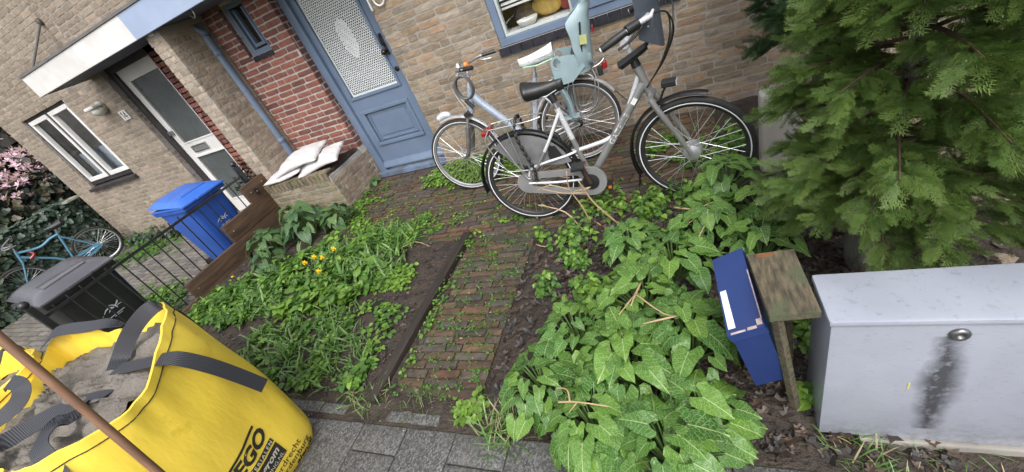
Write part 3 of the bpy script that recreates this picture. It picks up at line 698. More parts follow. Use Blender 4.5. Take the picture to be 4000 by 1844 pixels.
def wheel(parent, c, r, M=None, tyre_r=.019, rimm=None, band=True, hub=.02, hubw=.05, nsp=36, drum=None, hubm=None):
    w = bpy.data.objects.new('wheel', None); COL.objects.link(w); w.parent = parent
    cx, cy, cz = c
    def ring(rr, tr, n=64, k=10, y=0, sq=1.0):
        g = MB(); g.m = M
        def fn(u, v):
            a = u * 2 * PI; b = v * 2 * PI; q = rr + tr * math.cos(b)
            return (cx + q * math.cos(a), cy + y + tr * sq * math.sin(b), cz + q * math.sin(a))
        g.grid(fn, n, k, closeu=True); return g
    ring(r - tyre_r, tyre_r).build('tyre', rubber, w, smooth=True)
    if band:
        g = MB(); g.m = M
        for s in (-1, 1):
            g.grid(lambda u, v: (cx + (r - tyre_r * 1.32 - v * .0065) * math.cos(u * 2 * PI), cy + s * (tyre_r * .965 + .0012 - v * .0005), cz + (r - tyre_r * 1.32 - v * .0065) * math.sin(u * 2 * PI)), 64, 2, closeu=True)
        g.build('reflective_band', stripe, w)
    g = MB(); g.m = M
    ri = r - tyre_r * 2 + .002
    prof = [(ri + .004, -.012), (ri - .012, -.011), (ri - .02, 0), (ri - .012, .011), (ri + .004, .012)]
    g.grid(lambda u, v: (cx + prof[min(4, int(round(v * 4)))][0] * math.cos(u * 2 * PI), cy + prof[min(4, int(round(v * 4)))][1], cz + prof[min(4, int(round(v * 4)))][0] * math.sin(u * 2 * PI)), 64, 5, closeu=True)
    g.build('rim', rimm or alu, w, smooth=True)
    g = MB(); g.m = M
    hr = drum or hub
    for i in range(nsp):
        a = 2 * PI * i / nsp; s = 1 if i % 2 else -1; d = (.55 if (i // 2) % 2 else -.55)
        p0 = (cx + hr * .9 * math.cos(a + d * 2), cy + s * hubw * .6, cz + hr * .9 * math.sin(a + d * 2)); p1 = (cx + (ri - .016) * math.cos(a), cy, cz + (ri - .016) * math.sin(a))
        g.tube([p0, p1], .0014, 4)
    g.build('spokes', spokem, w)
    g = MB(); g.m = M
    g.lathe((cx, cy - hubw, cz), (0, 1, 0), [(-.02, .006), (-.004, .008), (0, hr * .55), (.008, hr), (hubw * 2 - .008, hr), (hubw * 2, hr * .55), (hubw * 2 + .004, .008), (hubw * 2 + .02, .006)], 20)
    g.build('hub', hubm or alu, w, smooth=False)
    return w
def arc(c, r, a0, a1, n=20): return [(c[0] + r * math.cos(R(a0 + (a1 - a0) * i / n)), c[1], c[2] + r * math.sin(R(a0 + (a1 - a0) * i / n))) for i in range(n + 1)]
def guard(c, r, a0, a1, w=.026, M=None, n=24):
    g = MB(); g.m = M; P = arc(c, r, a0, a1, n)
    prof = [(-w, -.012), (-w * .8, .0), (0, .006), (w * .8, 0), (w, -.012)]
    def fn(u, v):
        a = R(a0 + (a1 - a0) * u); p = prof[int(round(v * 4))]
        return (c[0] + (r + p[1]) * math.cos(a), c[1] + p[0], c[2] + (r + p[1]) * math.sin(a))
    g.grid(fn, n, 5); g.grid(lambda u, v: tuple(x if i == 1 else x for i, x in enumerate(fn(1 - u, v))), n, 5); return g
def T(parent, name, m, path, r, M=None, n=10, smooth=True, sm=0):
    g = MB(); g.m = M; g.tube(smooth_path(path, sm) if sm else path, r, n); return g.build(name, m, parent, auto=50)
def saddle(parent, M, c, m, L=.27, Wd=.2, name='saddle'):
    g = MB(); g.m = M
    def fn(u, v):
        x = -L / 2 + L * u; a = v * 2 * PI; w_ = Wd / 2 * (1 - .78 * max(0, min(1, (u - .1) / .75)) ** .8); w_ *= min(1, (u + .03) / .1) ** .5 if u < .1 else 1
        w_ *= max(.03, (1 - ((u - .93) / .07) ** 2)) ** .5 if u > .93 else 1
        h = .028 + .022 * (1 - u); z = .03 * (1 - u) ** 2 + .012 * u * u
        return (c[0] + x, c[1] + w_ * math.cos(a), c[2] + z + h * math.sin(a) * (1 if math.sin(a) > 0 else 1.35))
    g.grid(fn, 20, 17); o = g.build(name, m, parent, smooth=True); return o
def rotm(c, axis, ang): return Matrix.Translation(Vector(c)) @ Matrix.Rotation(ang, 4, Vector(axis)) @ Matrix.Translation(-Vector(c))

# ---------------- front bicycle (faces right, right side to the camera)
b1 = empty('bicycle', (-1.081, 2.46, 0), 0, label='silver-grey step-through city bicycle with black saddle, nearest the camera', cat='bicycle', rot=(R(-1.5), 0, R(0.5)))
steer = rotm((.872, 0, .83), (-.25, 0, 1), R(-11))
rimk = mat('black_rim', (.02, .02, .021), (.03, .03, .031), rough=.4)
wheel(b1, (0, 0, .346), .346, drum=.03, rimm=rimk, tyre_r=.022)
wheel(b1, (1.085, 0, .346), .346, steer, drum=.05, rimm=rimk, tyre_r=.022, hubw=.045, hubm=mat('drum_brake', (.60, .61, .63), (.5, .5, .52), rough=.4, metal=.6))
T(b1, 'down_tube', grey, [(.868, 0, .82), (.66, 0, .555), (.445, 0, .285)], .026, n=24)
T(b1, 'upper_tube', silver, [(.855, 0, .885), (.76, 0, .70), (.68, 0, .575), (.60, 0, .525), (.50, 0, .505), (.38, 0, .49)], .0145, sm=5)
for s in (-1, 1): T(b1, 'upper_stay', silver, [(.38, s * .012, .49), (.30, s * .035, .482), (.08, s * .058, .46), (.02, s * .06, .40)], .0095, sm=4)
T(b1, 'seat_tube', grey, [(.435, 0, .275), (.375, 0, .585)], .0175)
T(b1, 'seat_tube_top', silver, [(.376, 0, .58), (.335, 0, .80)], .0185)
for s in (-1, 1):
    T(b1, 'seat_stay', silver, [(.338, s * .012, .77), (.25, s * .045, .64), (.185, s * .056, .555)], .0115, sm=3)
    T(b1, 'seat_stay', grey, [(.185, s * .056, .555), (.03, s * .062, .37)], .010)
    T(b1, 'chain_stay', silver, [(.40, s * .035, .285), (.20, s * .055, .31), (.0, s * .062, .345)], .009, sm=3)
T(b1, 'bottom_bracket', grey, [(.44, -.04, .275), (.44, .04, .275)], .024)
T(b1, 'head_tube', grey, [(.895, 0, .745), (.848, 0, .925)], [.0225, .026])
T(b1, 'headset', blackpl, [(.847, 0, .922), (.838, 0, .96)], [.028, .024])
g = MB(); g.m = steer
for s in (-1, 1): g.tube(smooth_path([(.90, s * .052, .735), (.955, s * .055, .62), (1.03, s * .056, .47), (1.085, s * .058, .346)], 4), [.0175] * 6 + [.015] * 4 + [.011] * 3, 10)
g.tube([(.90, -.055, .74), (.90, .055, .74)], .02); g.build('fork', grey, b1, auto=50)
T(b1, 'stem', silver, [(.838, 0, .955), (.818, 0, 1.05)], .0155, steer)
T(b1, 'stem_joint', silver, [(.812, -.028, 1.062), (.812, .028, 1.062)], .025, steer)
T(b1, 'stem_arm', silver, [(.812, 0, 1.062), (.87, 0, 1.12), (.925, 0, 1.17)], .017, steer)
hb = [(.83, -.30, 1.165), (.90, -.27, 1.188), (.965, -.20, 1.20), (.975, -.10, 1.195), (.925, 0, 1.17), (.975, .10, 1.195), (.965, .20, 1.20), (.90, .27, 1.188), (.83, .30, 1.165)]
T(b1, 'handlebar', silver, hb, .0125, steer, sm=5)
for s in (-1, 1):
    gr = T(b1, 'grip', blackpl, [(.785, s * .314, 1.148), (.845, s * .296, 1.17), (.905, s * .266, 1.19)], [.018, .021, .018], steer)
    T(gr, 'grip_cap', mat('white_cap', (.75, .75, .77), rough=.4), [(.778, s * .3155, 1.1455), (.784, s * .3142, 1.1476)], .0135, steer)
    T(b1, 'shifter', blackpl, [(.905, s * .266, 1.19), (.955, s * .222, 1.2)], [.026, .023], steer)
    T(b1, 'brake_lever', blackpl if s < 0 else alu, [(.965, s * .20, 1.18), (.93, s * .23, 1.145), (.85, s * .275, 1.115)], .0065, steer, sm=4)
    T(b1, 'brake_mount', silver, [(.965, s * .205, 1.2), (1.0, s * .16, 1.2), (1.01, s * .13, 1.22)], [.014, .012, .006], steer)
for s, off in ((-1, 0), (1, .02), (-1, .035)):
    T(b1, 'brake_cable', blackpl, [(1.0, s * .15, 1.21), (1.06, s * .08 , 1.18), (1.05 + off * .4, -.03 + off, 1.06), (.99 + off * .3, -.03 + off, .93), (.915, -.028, .83), (.89, -.03, .80)], .0042, steer, sm=6)
T(b1, 'folded_clamp', blackpl, [(.765, -.035, .955), (.83, -.04, .985), (.925, -.035, 1.03)], [.026, .024, .02], steer, n=4)
T(b1, 'clamp_arm', blackpl, [(.92, -.03, 1.03), (.985, -.035, 1.12)], .012, steer)
# seat post + saddle
T(b1, 'seat_post', alu, [(.336, 0, .80), (.318, 0, .89)], .0135)
T(b1, 'saddle_clamp', blackpl, [(.333, 0, .845), (.32, 0, .905)], .022)
saddle(b1, None, (.285, 0, .935), mat('saddle_vinyl', (.013, .013, .014), (.02, .02, .021), rough=.38, scale=30, bump=.3, bscale=120), .26, .185)
for s in (-1, 1): T(b1, 'saddle_rail', alu, [(.19, s * .045, .915), (.30, s * .025, .90), (.37, s * .02, .92)], .004, n=6)
# chain case: a long ring with open middle
def stadium(r0, r1, x0, z0, x1, z1, n=12):
    a = math.atan2(z1 - z0, x1 - x0); L = math.hypot(x1 - x0, z1 - z0); k = math.acos(max(-1, min(1, (r0 - r1) / L)))
    P = [(x1 + r1 * math.cos(a + t), z1 + r1 * math.sin(a + t)) for t in np.linspace(-k, k, n)] + [(x0 + r0 * math.cos(a + t), z0 + r0 * math.sin(a + t)) for t in np.linspace(k, 2 * PI - k, n)]
    return P
def ringplate(outer, inner, y0, y1):
    g = MB(); n = len(outer)
    vs = [(x, y, z) for y in (y0, y1) for (x, z) in outer + inner]; m = 2 * n; fs = []
    for i in range(n):
        j = (i + 1) % n; fs += [(i, j, n + j, n + i), (m + i, m + n + i, m + n + j, m + j), (i, m + i, m + j, j), (n + i, n + j, m + n + j, m + n + i)]
    g.add(vs, fs); return g
O_ = stadium(.078, .108, -.005, .346, .435, .275, 16); I_ = stadium(.036, .052, .06, .336, .33, .292, 16)
ringplate(O_, I_, -.066, -.05).build('chain_case', mat('case_plastic', (.235, .235, .235), (.19, .19, .19), rough=.5, scale=9), b1, auto=40)
g = MB(); g.lathe((.435, -.067, .275), (0, -1, 0), [(0, .058), (.006, .058), (.01, .03)], 20); cr = g.build('chainring_cover', blackpl, b1)
T(b1, 'crank', rusty, [(.435, -.085, .275), (.40, -.09, .43)], [.021, .014], n=6)
g = MB(); g.box(.355, .445, -.19, -.10, .43, .455, bev=.006); pd = g.build('pedal', blackpl, b1); g = MB(); g.box(.437, .4465, -.16, -.125, .436, .450); g.build('reflector', orange, pd)
T(b1, 'crank', rusty, [(.435, .085, .275), (.475, .09, .12)], [.021, .014], n=6)
g = MB(); g.box(.44, .54, .10, .19, .10, .125, bev=.006); pd = g.build('pedal', blackpl, b1); g = MB(); g.box(.505, .53, .097, .1, .103, .122); g.box(.5405, .5425, .125, .165, .103, .122); g.build('reflector', orange, pd)
T(b1, 'kickstand', alu, [(.30, .05, .30), (.25, .14, .03)], .009)
# mudguards, skirt guard
blackg = mat('mudguard_black', (.02, .02, .022), (.03, .03, .032), rough=.35, scale=12)
guard((0, 0, .346), .376, 2, 188, M=None).build('rear_mudguard', blackg, b1, smooth=True)
guard((1.085, 0, .346), .376, 72, 205, M=steer).build('front_mudguard', blackg, b1, smooth=True)
g = MB(); g.m = steer; g.prism([(-.03, 0), (.03, 0), (.022, .10), (-.022, .10)], (.733, 0, .20), (0, 1, 0), (-.15, 0, -1), (.004, 0, 0)); g.build('mud_flap', blackpl, b1)
skm = mat('smoked_plastic', (.12, .12, .125), (.19, .19, .195), rough=.3, scale=7, c3=(.28, .28, .29), c3t=.58, c3s=9)
P = [(.352 * math.cos(R(a)), .352 * math.sin(R(a))) for a in range(15, 126, 8)]; P += [(-.06, .16), (.02, .125), (.14, .10), (.27, .085)]
for s in (-1, 1):
    g = MB(); g.prism(P, (0, s * .033, .346), (1, 0, 0), (0, 0, 1), (0, s * .004, 0)); sg = g.build('skirt_guard', skm, b1)
    if s < 0:
        g = MB(); g.prism([(.20, .12), (.29, .15), (.26, .225), (.215, .235), (.195, .17)], (0, -.038, .346), (1, 0, 0), (0, 0, 1), (0, -.002, 0)); g.build('cutout', blackpl, sg)
# ring lock at the stays
g = MB(); g.tube(arc((.235, 0, .60), .055, -60, 240, 16), .013, 8); g.build('ring_lock', blackpl, b1, smooth=True).rotation_euler = (0, 0, 0)
# rack
rk = bpy.data.objects.new('carrier', None); COL.objects.link(rk); rk.parent = b1
for s in (-1, 1):
    T(rk, 'rail', alu, [(.22, s * .03, .785), (.14, s * .058, .785), (-.02, s * .062, .788), (-.15, s * .058, .79), (-.165, s * .03, .79)], .0055, sm=4, n=8)
    T(rk, 'strut', alu, [(-.02, s * .062, .785), (.0, s * .075, .55), (.012, s * .075, .375)], .005, n=8)
    T(rk, 'strut', alu, [(-.13, s * .06, .788), (-.06, s * .075, .60), (.0, s * .078, .42), (.03, s * .078, .385), (.05, s * .078, .42), (.045, s * .07, .60), (.04, s * .062, .785)], .0045, sm=5, n=8)
    T(rk, 'hoop', alu, [(-.15, s * .06, .785), (-.19, s * .078, .70), (-.12, s * .08, .50), (-.09, s * .08, .47), (.04, s * .078, .455)], .0045, sm=5, n=8)
for i, x in enumerate((-.10, -.02, .06, .14)): T(rk, 'cross_bar', alu, [(x, -.06, .787), (x, .06, .787)], .004, n=6)
g = MB(); g.box(-.215, -.155, -.05, .05, .748, .782, bev=.01); g.build('tail_light', redp, b1, smooth=False)
# braided chain over the carrier
P = smooth_path([(.06, .06, .70), (.05, .05, .80), (.055, -.05, .805), (.04, -.085, .72), (.06, -.085, .58), (.085, -.085, .45), (.07, -.08, .37)], 12)
g = MB(); pts = []
for i, p in enumerate(P): pts.append((p, .010 + .004 * math.sin(i * 1.6)))
g.tube([p for p, r in pts], [r for p, r in pts], 8); g.build('chain_lock', blackpl, b1, smooth=True)
# lamp on the fork crown
g = MB(); g.m = steer; g.box(.965, 1.045, -.028, .028, .775, .812, bev=.008); lm = g.build('head_lamp', blackpl, b1)
g = MB(); g.m = steer; g.box(1.0455, 1.05, -.023, .023, .78, .807); g.build('lens', lensm, lm)
T(lm, 'bracket', blackpl, [(.985, 0, .775), (.965, 0, .745), (.945, 0, .70)], .007, steer)
# child windscreen standing on the handlebar: curved smoky sheet
scr = mat('smoked_screen', (.075, .088, .108), (.05, .06, .075), rough=.22, scale=7, c3=(.12, .13, .15), c3t=.62, c3s=6)
g = MB(); g.m = steer
def scrf(u, v, o=0): 
    a = (u - .5) * R(150); z = 1.48 - (1 - v) * (.48 - .10 * abs(2 * u - 1) ** 1.5)
    return (.925 + (.083 + o) * math.cos((u - .5) * PI), (.14 + o) * (2 * u - 1), z)
g.grid(lambda u, v: scrf(u, v), 20, 10); g.grid(lambda u, v: scrf(1 - u, v, .004), 20, 10); ws = g.build('windscreen', scr, b1, smooth=True)
g = MB(); g.m = steer
for zz, a in ((.20, .16), (.20, .84), (.55, .16)):
    p = scrf(a, zz, .004); g.ball(p, .006, 8)
g.build('rivet', alu, ws)
def tube_text(body, p0, p1, r, size, m, parent, side=-1, name='lettering', off=.5, M=None, align='CENTER', ang=0, flip=False):
    a = Vector(p0); b_ = Vector(p1); d = (b_ - a).normalized(); up = Vector((0, side, 0)).cross(d) * (1 if side < 0 else -1)
    if side > 0: up = d.cross(Vector((0, 1, 0))) * -1
    c = a.lerp(b_, off)
    if flip: d = -d; up = -up
    def fn(x, y, z):
        yy = y - size * .36; t = yy / r
        ph = max(-1.3, min(1.3, t)) + ang
        return c + d * x + up * (math.sin(ph) * r) + Vector((0, side, 0)) * (math.cos(ph) * r + .0016)
    return text_mesh(body, size, m, name, parent, fn, bold=size * .012, spacing=1.05, align=align)
lett = mat('white_decal', (.78, .78, .80), rough=.4)
tube_text('GAZELLE', (.445, 0, .285), (.868, 0, .82), .0262, .052, lett, b1, -1, off=.56)
g = MB(); g.box(-.02, .02, -.0285, -.0268, -.014, .014); st = g.build('sticker', lett, b1); st.location = (.80, 0, .735); st.rotation_euler = (0, R(-51), 0)

# ---------------- rear bicycle (faces left, leans on the wall)
b2 = empty('bicycle', (-.83, 3.27, 0), 0, label='ice-blue bicycle with flowered saddle cover leaning on the house wall', cat='bicycle', rot=(R(3.5), 0, R(180 + 9)))
steer2 = rotm((.87, 0, .7), (-.3, 0, 1), R(-6))
rimg = mat('grey_rim', (.30, .30, .31), (.24, .24, .25), rough=.4, metal=.5)
wheel(b2, (0, 0, .346), .346, drum=.03, band=True, rimm=rimg, hubm=rusty)
wheel(b2, (1.07, 0, .346), .346, steer2, drum=.022, rimm=rimg)
T(b2, 'down_tube', blues, [(.80, 0, .86), (.77, 0, .78), (.68, 0, .65), (.53, 0, .44), (.42, 0, .29)], [.03, .038, .034, .030, .028], sm=4, n=24)
T(b2, 'seat_tube', blues, [(.42, 0, .28), (.245, 0, .83)], .0195, n=20)
T(b2, 'seat_post', alu, [(.25, 0, .82), (.222, 0, .92)], .0135); T(b2, 'seat_clamp', alu, [(.25, 0, .815), (.244, 0, .84)], .023)
T(b2, 'head_tube', blues, [(.865, 0, .70), (.795, 0, .905)], [.027, .026]); T(b2, 'headset', alu, [(.796, 0, .905), (.785, 0, .945)], [.026, .022])
for s in (-1, 1):
    T(b2, 'seat_stay', blues, [(.27, s * .02, .73), (.16, s * .055, .56), (0, s * .065, .346)], .009, sm=3); T(b2, 'chain_stay', alu, [(.40, s * .035, .285), (.2, s * .06, .31), (0, s * .065, .346)], .010, sm=3)
    g = MB(); g.m = steer2; g.tube([(.885, s * .055, .70), (.935, s * .058, .57)], .0125, 10); g.build('fork_stanchion', alu, b2, auto=50)
    g = MB(); g.m = steer2; g.tube(smooth_path([(.925, s * .058, .60), (.985, s * .06, .44), (1.02, s * .062, .37), (1.07, s * .062, .346)], 3), [.0215] * 4 + [.019] * 3 + [.016, .012, .012], 10); g.build('fork_leg', mat('fork_slider', (.24, .23, .22), (.17, .165, .16), rough=.45, metal=.6, scale=20), b2, auto=50)
T(b2, 'fork_crown', blackpl, [(.885, -.075, .705), (.885, .075, .705)], [.024, .024], steer2)
T(b2, 'stem', alu, [(.785, 0, .94), (.765, 0, 1.03), (.80, 0, 1.06)], [.0135, .0145, .016], steer2)
T(b2, 'handlebar', alu, [(.62, -.30, 1.075), (.72, -.26, 1.08), (.79, -.14, 1.07), (.80, 0, 1.06), (.79, .14, 1.07), (.72, .26, 1.08), (.62, .30, 1.075)], .012, steer2, sm=5)
for s in (-1, 1):
    T(b2, 'grip', blackpl, [(.585, s * .312, 1.072), (.70, s * .27, 1.08)], .0165, steer2); T(b2, 'brake_lever', alu, [(.74, s * .235, 1.065), (.70, s * .262, 1.045), (.63, s * .285, 1.035)], .007, steer2, sm=3)
    T(b2, 'brake_cable', mat('pale_cable', (.55, .55, .52), rough=.5), [(.78, s * .18, 1.07), (.90, s * .10, 1.02), (.93, s * .03, .88), (.89, s * .03, .74), (.93, s * .02, .68)], .0035, steer2, sm=5)
T(b2, 'bell', alu, [(.72, .235, 1.105), (.715, .24, 1.13)], [.026, .012], steer2, n=14); g = MB(); g.m = steer2; g.lathe((.645, .265, 1.10), (-.8, .5, .1), [(0, .02), (.01, .022), (.02, .012)], 12); g.build('bar_reflector', orange, b2)
guard((1.07, 0, .346), .374, 72, 172, M=steer2).build('front_mudguard', silver, b2, smooth=True)
g = MB(); g.m = steer2; g.grid(lambda u, v: (1.07 + (.372 + .05 * u * u) * math.cos(R(172 + 24 * u)), -.03 + .06 * v, .346 + (.372 + .05 * u * u) * math.sin(R(172 + 24 * u))), 8, 3); g.build('mud_flap', blackpl, b2)
g = MB(); g.m = steer2; g.tube(smooth_path([(1.06, 0, .735), (1.12, 0, .75), (1.19, 0, .725)], 4), [.012, .02, .024, .028, .03, .031, .03, .029, .028], 12); hl = g.build('head_lamp', silver, b2, smooth=True)
g = MB(); g.m = steer2; g.lathe((1.19, 0, .725), (1, 0, -.3), [(0, .027), (.006, .022)], 12); g.build('lens', lensm, hl)
g = MB(); g.m = steer2; a0 = R(150); g.box(1.07 + .381 * math.cos(a0) - .012, 1.07 + .381 * math.cos(a0) + .0, -.03, .03, .50, .57); g.build('side_reflector', orange, b2)
guard((0, 0, .346), .374, 8, 152).build('rear_mudguard', silver, b2, smooth=True)
g = MB(); g.grid(lambda u, v: ((.372 + .04 * u * u) * math.cos(R(150 + 22 * u)), -.028 + .056 * v, .346 + (.372 + .04 * u * u) * math.sin(R(150 + 22 * u))), 8, 3); g.build('mud_flap', blackpl, b2)
ringplate(stadium(.06, .10, 0, .346, .42, .28, 14), stadium(.03, .05, .06, .338, .32, .295, 14), -.066, -.052).build('chain_case', MATS['case_plastic'], b2, auto=40)
for s in (-1, 1):
    y = s * .09; T(b2, 'crank', alu, [(.42, s * .08, .28), (.42 + s * .10, y, .28 - s * .13)], [.016, .012], n=6); g = MB(); g.box(.42 + s * .10 - .045, .42 + s * .10 + .045, min(y + s * .01, y + s * .10), max(y + s * .01, y + s * .10), .28 - s * .13 - .012, .28 - s * .13 + .012, bev=.005); g.build('pedal', blackpl, b2)
flow = NT('flower_print'); pp = flow.pos(); vz = flow.n('TexVoronoi', {'Vector': pp, 'Scale': 42.0}); cf = flow.mix(flow.ramp(vz.outputs['Distance'], .25, .45), flow.mix(.5, vz.outputs['Color'], (.75, .55, .70)), (.72, .74, .74)); cf = flow.mix(.2, cf, (.72, .73, .76))
bf = flow.n('BsdfPrincipled', {'Base Color': cf, 'Roughness': .45}); flow.set(bf.inputs['Normal'], flow.n('Bump', {'Strength': .7, 'Distance': .012, 'Height': flow.noise(pp, 26, 3)}).outputs[0]); flow.t.links.new(bf.outputs[0], flow.out.inputs['Surface'])
saddle(b2, None, (.195, 0, .94), flow.m, .29, .23, 'saddle_cover'); g = MB(); g.tube(arc((.195, 0, .925), .0, 0, 10, 2), .001); g = MB()
g.tube([(.195 - .14, -.08, .915), (.195, -.09, .905), (.195 + .13, 0, .91), (.195, .09, .905), (.195 - .14, .08, .915)], .006, 6); g.build('cover_hem', mat('mint_hem', (.45, .72, .50), rough=.6), b2)
rk2 = bpy.data.objects.new('carrier', None); COL.objects.link(rk2); rk2.parent = b2
for s in (-1, 1):
    T(rk2, 'rail', alu, [(.20, s * .05, .735), (0, s * .065, .735), (-.24, s * .05, .755), (-.30, s * .03, .785)], .006, sm=4)
    T(rk2, 'strut', alu, [(-.13, s * .062, .742), (-.20, s * .08, .66), (-.14, s * .085, .45), (-.10, s * .085, .41), (0, s * .075, .40), (.02, s * .075, .36)], .005, sm=4); T(rk2, 'strut', alu, [(-.02, s * .064, .737), (.03, s * .08, .6), (.02, s * .075, .36)], .005, sm=3)
    T(rk2, 'hoop', alu, [(-.04, s * .065, .735), (-.02, s * .085, .47), (-.16, s * .085, .47), (-.22, s * .08, .62), (-.20, s * .06, .745)], .0045, sm=4)
for x in (-.2, -.1, 0, .1): T(rk2, 'cross_bar', alu, [(x, -.062, .74), (x, .062, .74)], .004, n=6)
g = MB(); g.box(-.315, -.275, -.03, .03, .705, .765, bev=.01); g.build('tail_light', redp, b2); g = MB(); g.box(-.275, -.235, -.03, .03, .665, .73, bev=.008); g.build('lamp_bracket', blackpl, b2)
tube_text('gazelle', (.42, 0, .28), (.245, 0, .83), .0198, .034, grey, b2, 1, off=.66, flip=True)
tube_text('allure', (.80, 0, .82), (.53, 0, .44), .0345, .05, mat('violet_decal', (.40, .40, .52), rough=.4), b2, 1, off=.42)
# ---------------- child seat on the rear carrier
cs = empty('child_seat', (-.83, 3.27, 0), 0, label='pale blue-grey plastic child seat on the rear bicycle carrier', cat='child seat', rot=(R(3.5), 0, R(189)))
seatm = mat('seat_plastic', (.27, .36, .385), (.23, .315, .34), rough=.42, scale=8, bump=.05, bscale=200)
def shell(fn, nu, nv, th, name, m, parent):
    g = MB(); A = [[Vector(fn(i / (nu - 1), j / (nv - 1))) for i in range(nu)] for j in range(nv)]
    vs = []; N_ = [[None] * nu for _ in range(nv)]
    for j in range(nv):
        for i in range(nu):
            du = A[j][min(i + 1, nu - 1)] - A[j][max(i - 1, 0)]; dv = A[min(j + 1, nv - 1)][i] - A[max(j - 1, 0)][i]; n_ = du.cross(dv); N_[j][i] = n_.normalized() if n_.length > 1e-9 else Vector((0, 0, 1))
    vs = [A[j][i] for j in range(nv) for i in range(nu)] + [A[j][i] + N_[j][i] * th for j in range(nv) for i in range(nu)]; k = nu * nv; fs = []
    for j in range(nv - 1):
        for i in range(nu - 1):
            a = j * nu + i; fs += [(a, a + 1, a + nu + 1, a + nu), (k + a, k + a + nu, k + a + nu + 1, k + a + 1)]
    for i in range(nu - 1): a = i; b = (nv - 1) * nu + i; fs += [(a, k + a, k + a + 1, a + 1), (b, b + 1, k + b + 1, k + b)]
    for j in range(nv - 1): a = j * nu; b = j * nu + nu - 1; fs += [(a, a + nu, k + a + nu, k + a), (b, k + b, k + b + nu, b + nu)]
    g.add(vs, fs); return g.build(name, m, parent, auto=45)
def lerp_tab(t, tab):
    for (a, va), (b, vb) in zip(tab, tab[1:]):
        if t <= b: 
            k = (t - a) / (b - a); k = k * k * (3 - 2 * k); return va + (vb - va) * k
    return tab[-1][1]
def backf(u, v):
    z = .755 + .475 * v; w_ = lerp_tab(v, [(0, .15), (.35, .165), (.7, .16), (1, .085)]); wing = lerp_tab(v, [(0, .13), (.15, .10), (.45, .13), (.75, .16), (.92, .09), (1, .01)])
    xb = lerp_tab(v, [(0, -.20), (.3, -.225), (.7, -.25), (1, -.29)]); s = (u * 2 - 1)
    y = w_ * math.sin(s * PI / 2); x = xb + wing * (abs(s) ** 2.4)
    return (x, y, z)
bk = shell(backf, 25, 18, -.012, 'backrest', seatm, cs)
for s in (-1, 1):
    g = MB(); g.tube(smooth_path([(-.155, s * .155, .86), (-.175, s * .168, 1.0), (-.195, s * .166, 1.10)], 4), .008, 6); g.build('harness_slot', blackpl, bk)
shell(lambda u, v: (-.22 + .30 * v, .15 * math.sin((u * 2 - 1) * PI / 2) * (1 - .1 * v), .765 + .11 * abs(u * 2 - 1) ** 2.2 * lerp_tab(v, [(0, 1), (.5, .55), (1, .75)]) - .02 * v), 17, 12, -.012, 'seat_pan', seatm, cs)
for s in (-1, 1):
    # side wing with the round grip opening
    P = [(.035 + .05 * math.cos(t), .885 + .05 * math.sin(t)) for t in np.linspace(0, 2 * PI, 25)[:-1]]; Pi = [(.035 + .03 * math.cos(t), .885 + .036 * math.sin(t)) for t in np.linspace(0, 2 * PI, 25)[:-1]]
    ringplate(P, Pi, s * .155 - .012, s * .155 + .012).build('side_ring', seatm, cs, auto=40)
    g = MB(); g.prism([(-.13, .78), (-.16, .80), (-.12, .90), (.0, .925), (-.012, .90), (-.015, .87), (.01, .845), (.06, .845), (.085, .87), (.082, .78), (.05, .72), (-.05, .72)], (0, s * .155 - .010, 0), (1, 0, 0), (0, 0, 1), (0, .02, 0)); g.build('side_panel', seatm, cs)
    shell(lambda u, v: (.075 - .11 * v + .045 * math.cos((u * 2 - 1) * 1.2) - .02 + .05 * (v ** 3), s * .155 + (.045 + .02 * v) * (u * 2 - 1), .80 - .335 * v), 9, 12, -.01, 'leg_shield', seatm, cs)
    g = MB(); g.box(-.03, .12, s * .155 - .05, s * .155 + .05, .452, .464, bev=.004); ft = g.build('foot_rest', seatm, cs)
    for k in range(2):
        g = MB(); g.box(.085 - .03 * k, .095 - .03 * k, s * .17 - s * .0 - .012, s * .17 + .012, .58 - .05 * k, .60 - .05 * k); g.build('strap_slot', blackpl, cs)
    T(cs, 'harness_strap', mat('webbing_grey', (.075, .075, .08), (.05, .05, .055), rough=.8), [(-.17, s * .09, 1.0), (-.10, s * .10, .92), (-.07, s * .11, .86), (-.08, s * .09, .80)], .012, sm=4, n=4)
g = MB(); g.box(-.16, -.155, -.02, .02, 0, .05); 
g = MB(); g.box(-.026, .026, -.002, 0, -.032, .032); stk = g.build('sticker', mat('yellow_sticker', (.34, .38, .14), (.42, .44, .18), rough=.5, scale=30), bk); stk.location = (-.183, .1725, .965); stk.rotation_euler = (0, R(8), PI + R(2))
stk.location = (-.185, -.1735, .965) if False else (-.19, .1765, .985)
g = MB(); g.box(-.275, -.262, -.045, .045, .985, 1.03, bev=.003); g.build('rear_reflector', redp, bk)
g = MB(); g.box(-.16, -.02, -.05, .05, .735, .762, bev=.006); g.build('mount', blackpl, cs)
# ---------------- coiled cable lock on the rear bike's handlebar
g = MB(); P = []
lc = Matrix.Translation((-.83, 3.27, 0)) @ Matrix.Rotation(R(189), 4, 'Z')
for i in range(75):
    a = i / 18 * 2 * PI; rr = .085 + .006 * math.sin(i * .5); P.append(lc @ Vector((.75 + rr * .78 * math.sin(a), .215 + .018 * math.sin(a * .37 + 1) , .975 + rr * 1.05 * math.cos(a))))
g.tube(P, .0085, 8); lk = empty('cable_lock', label='grey coiled cable lock hanging from the rear bicycle handlebar', cat='lock'); g.build('cable', mat('grey_cable', (.11, .11, .12), (.085, .085, .09), rough=.35, coat=.3), lk, smooth=True)
g = MB(); p0 = lc @ Vector((.775, .23, .89)); p1 = lc @ Vector((.735, .235, .81)); g.tube([p0, p1], [.014, .017], 10); g.build('lock_body', blackpl, lk, auto=50)

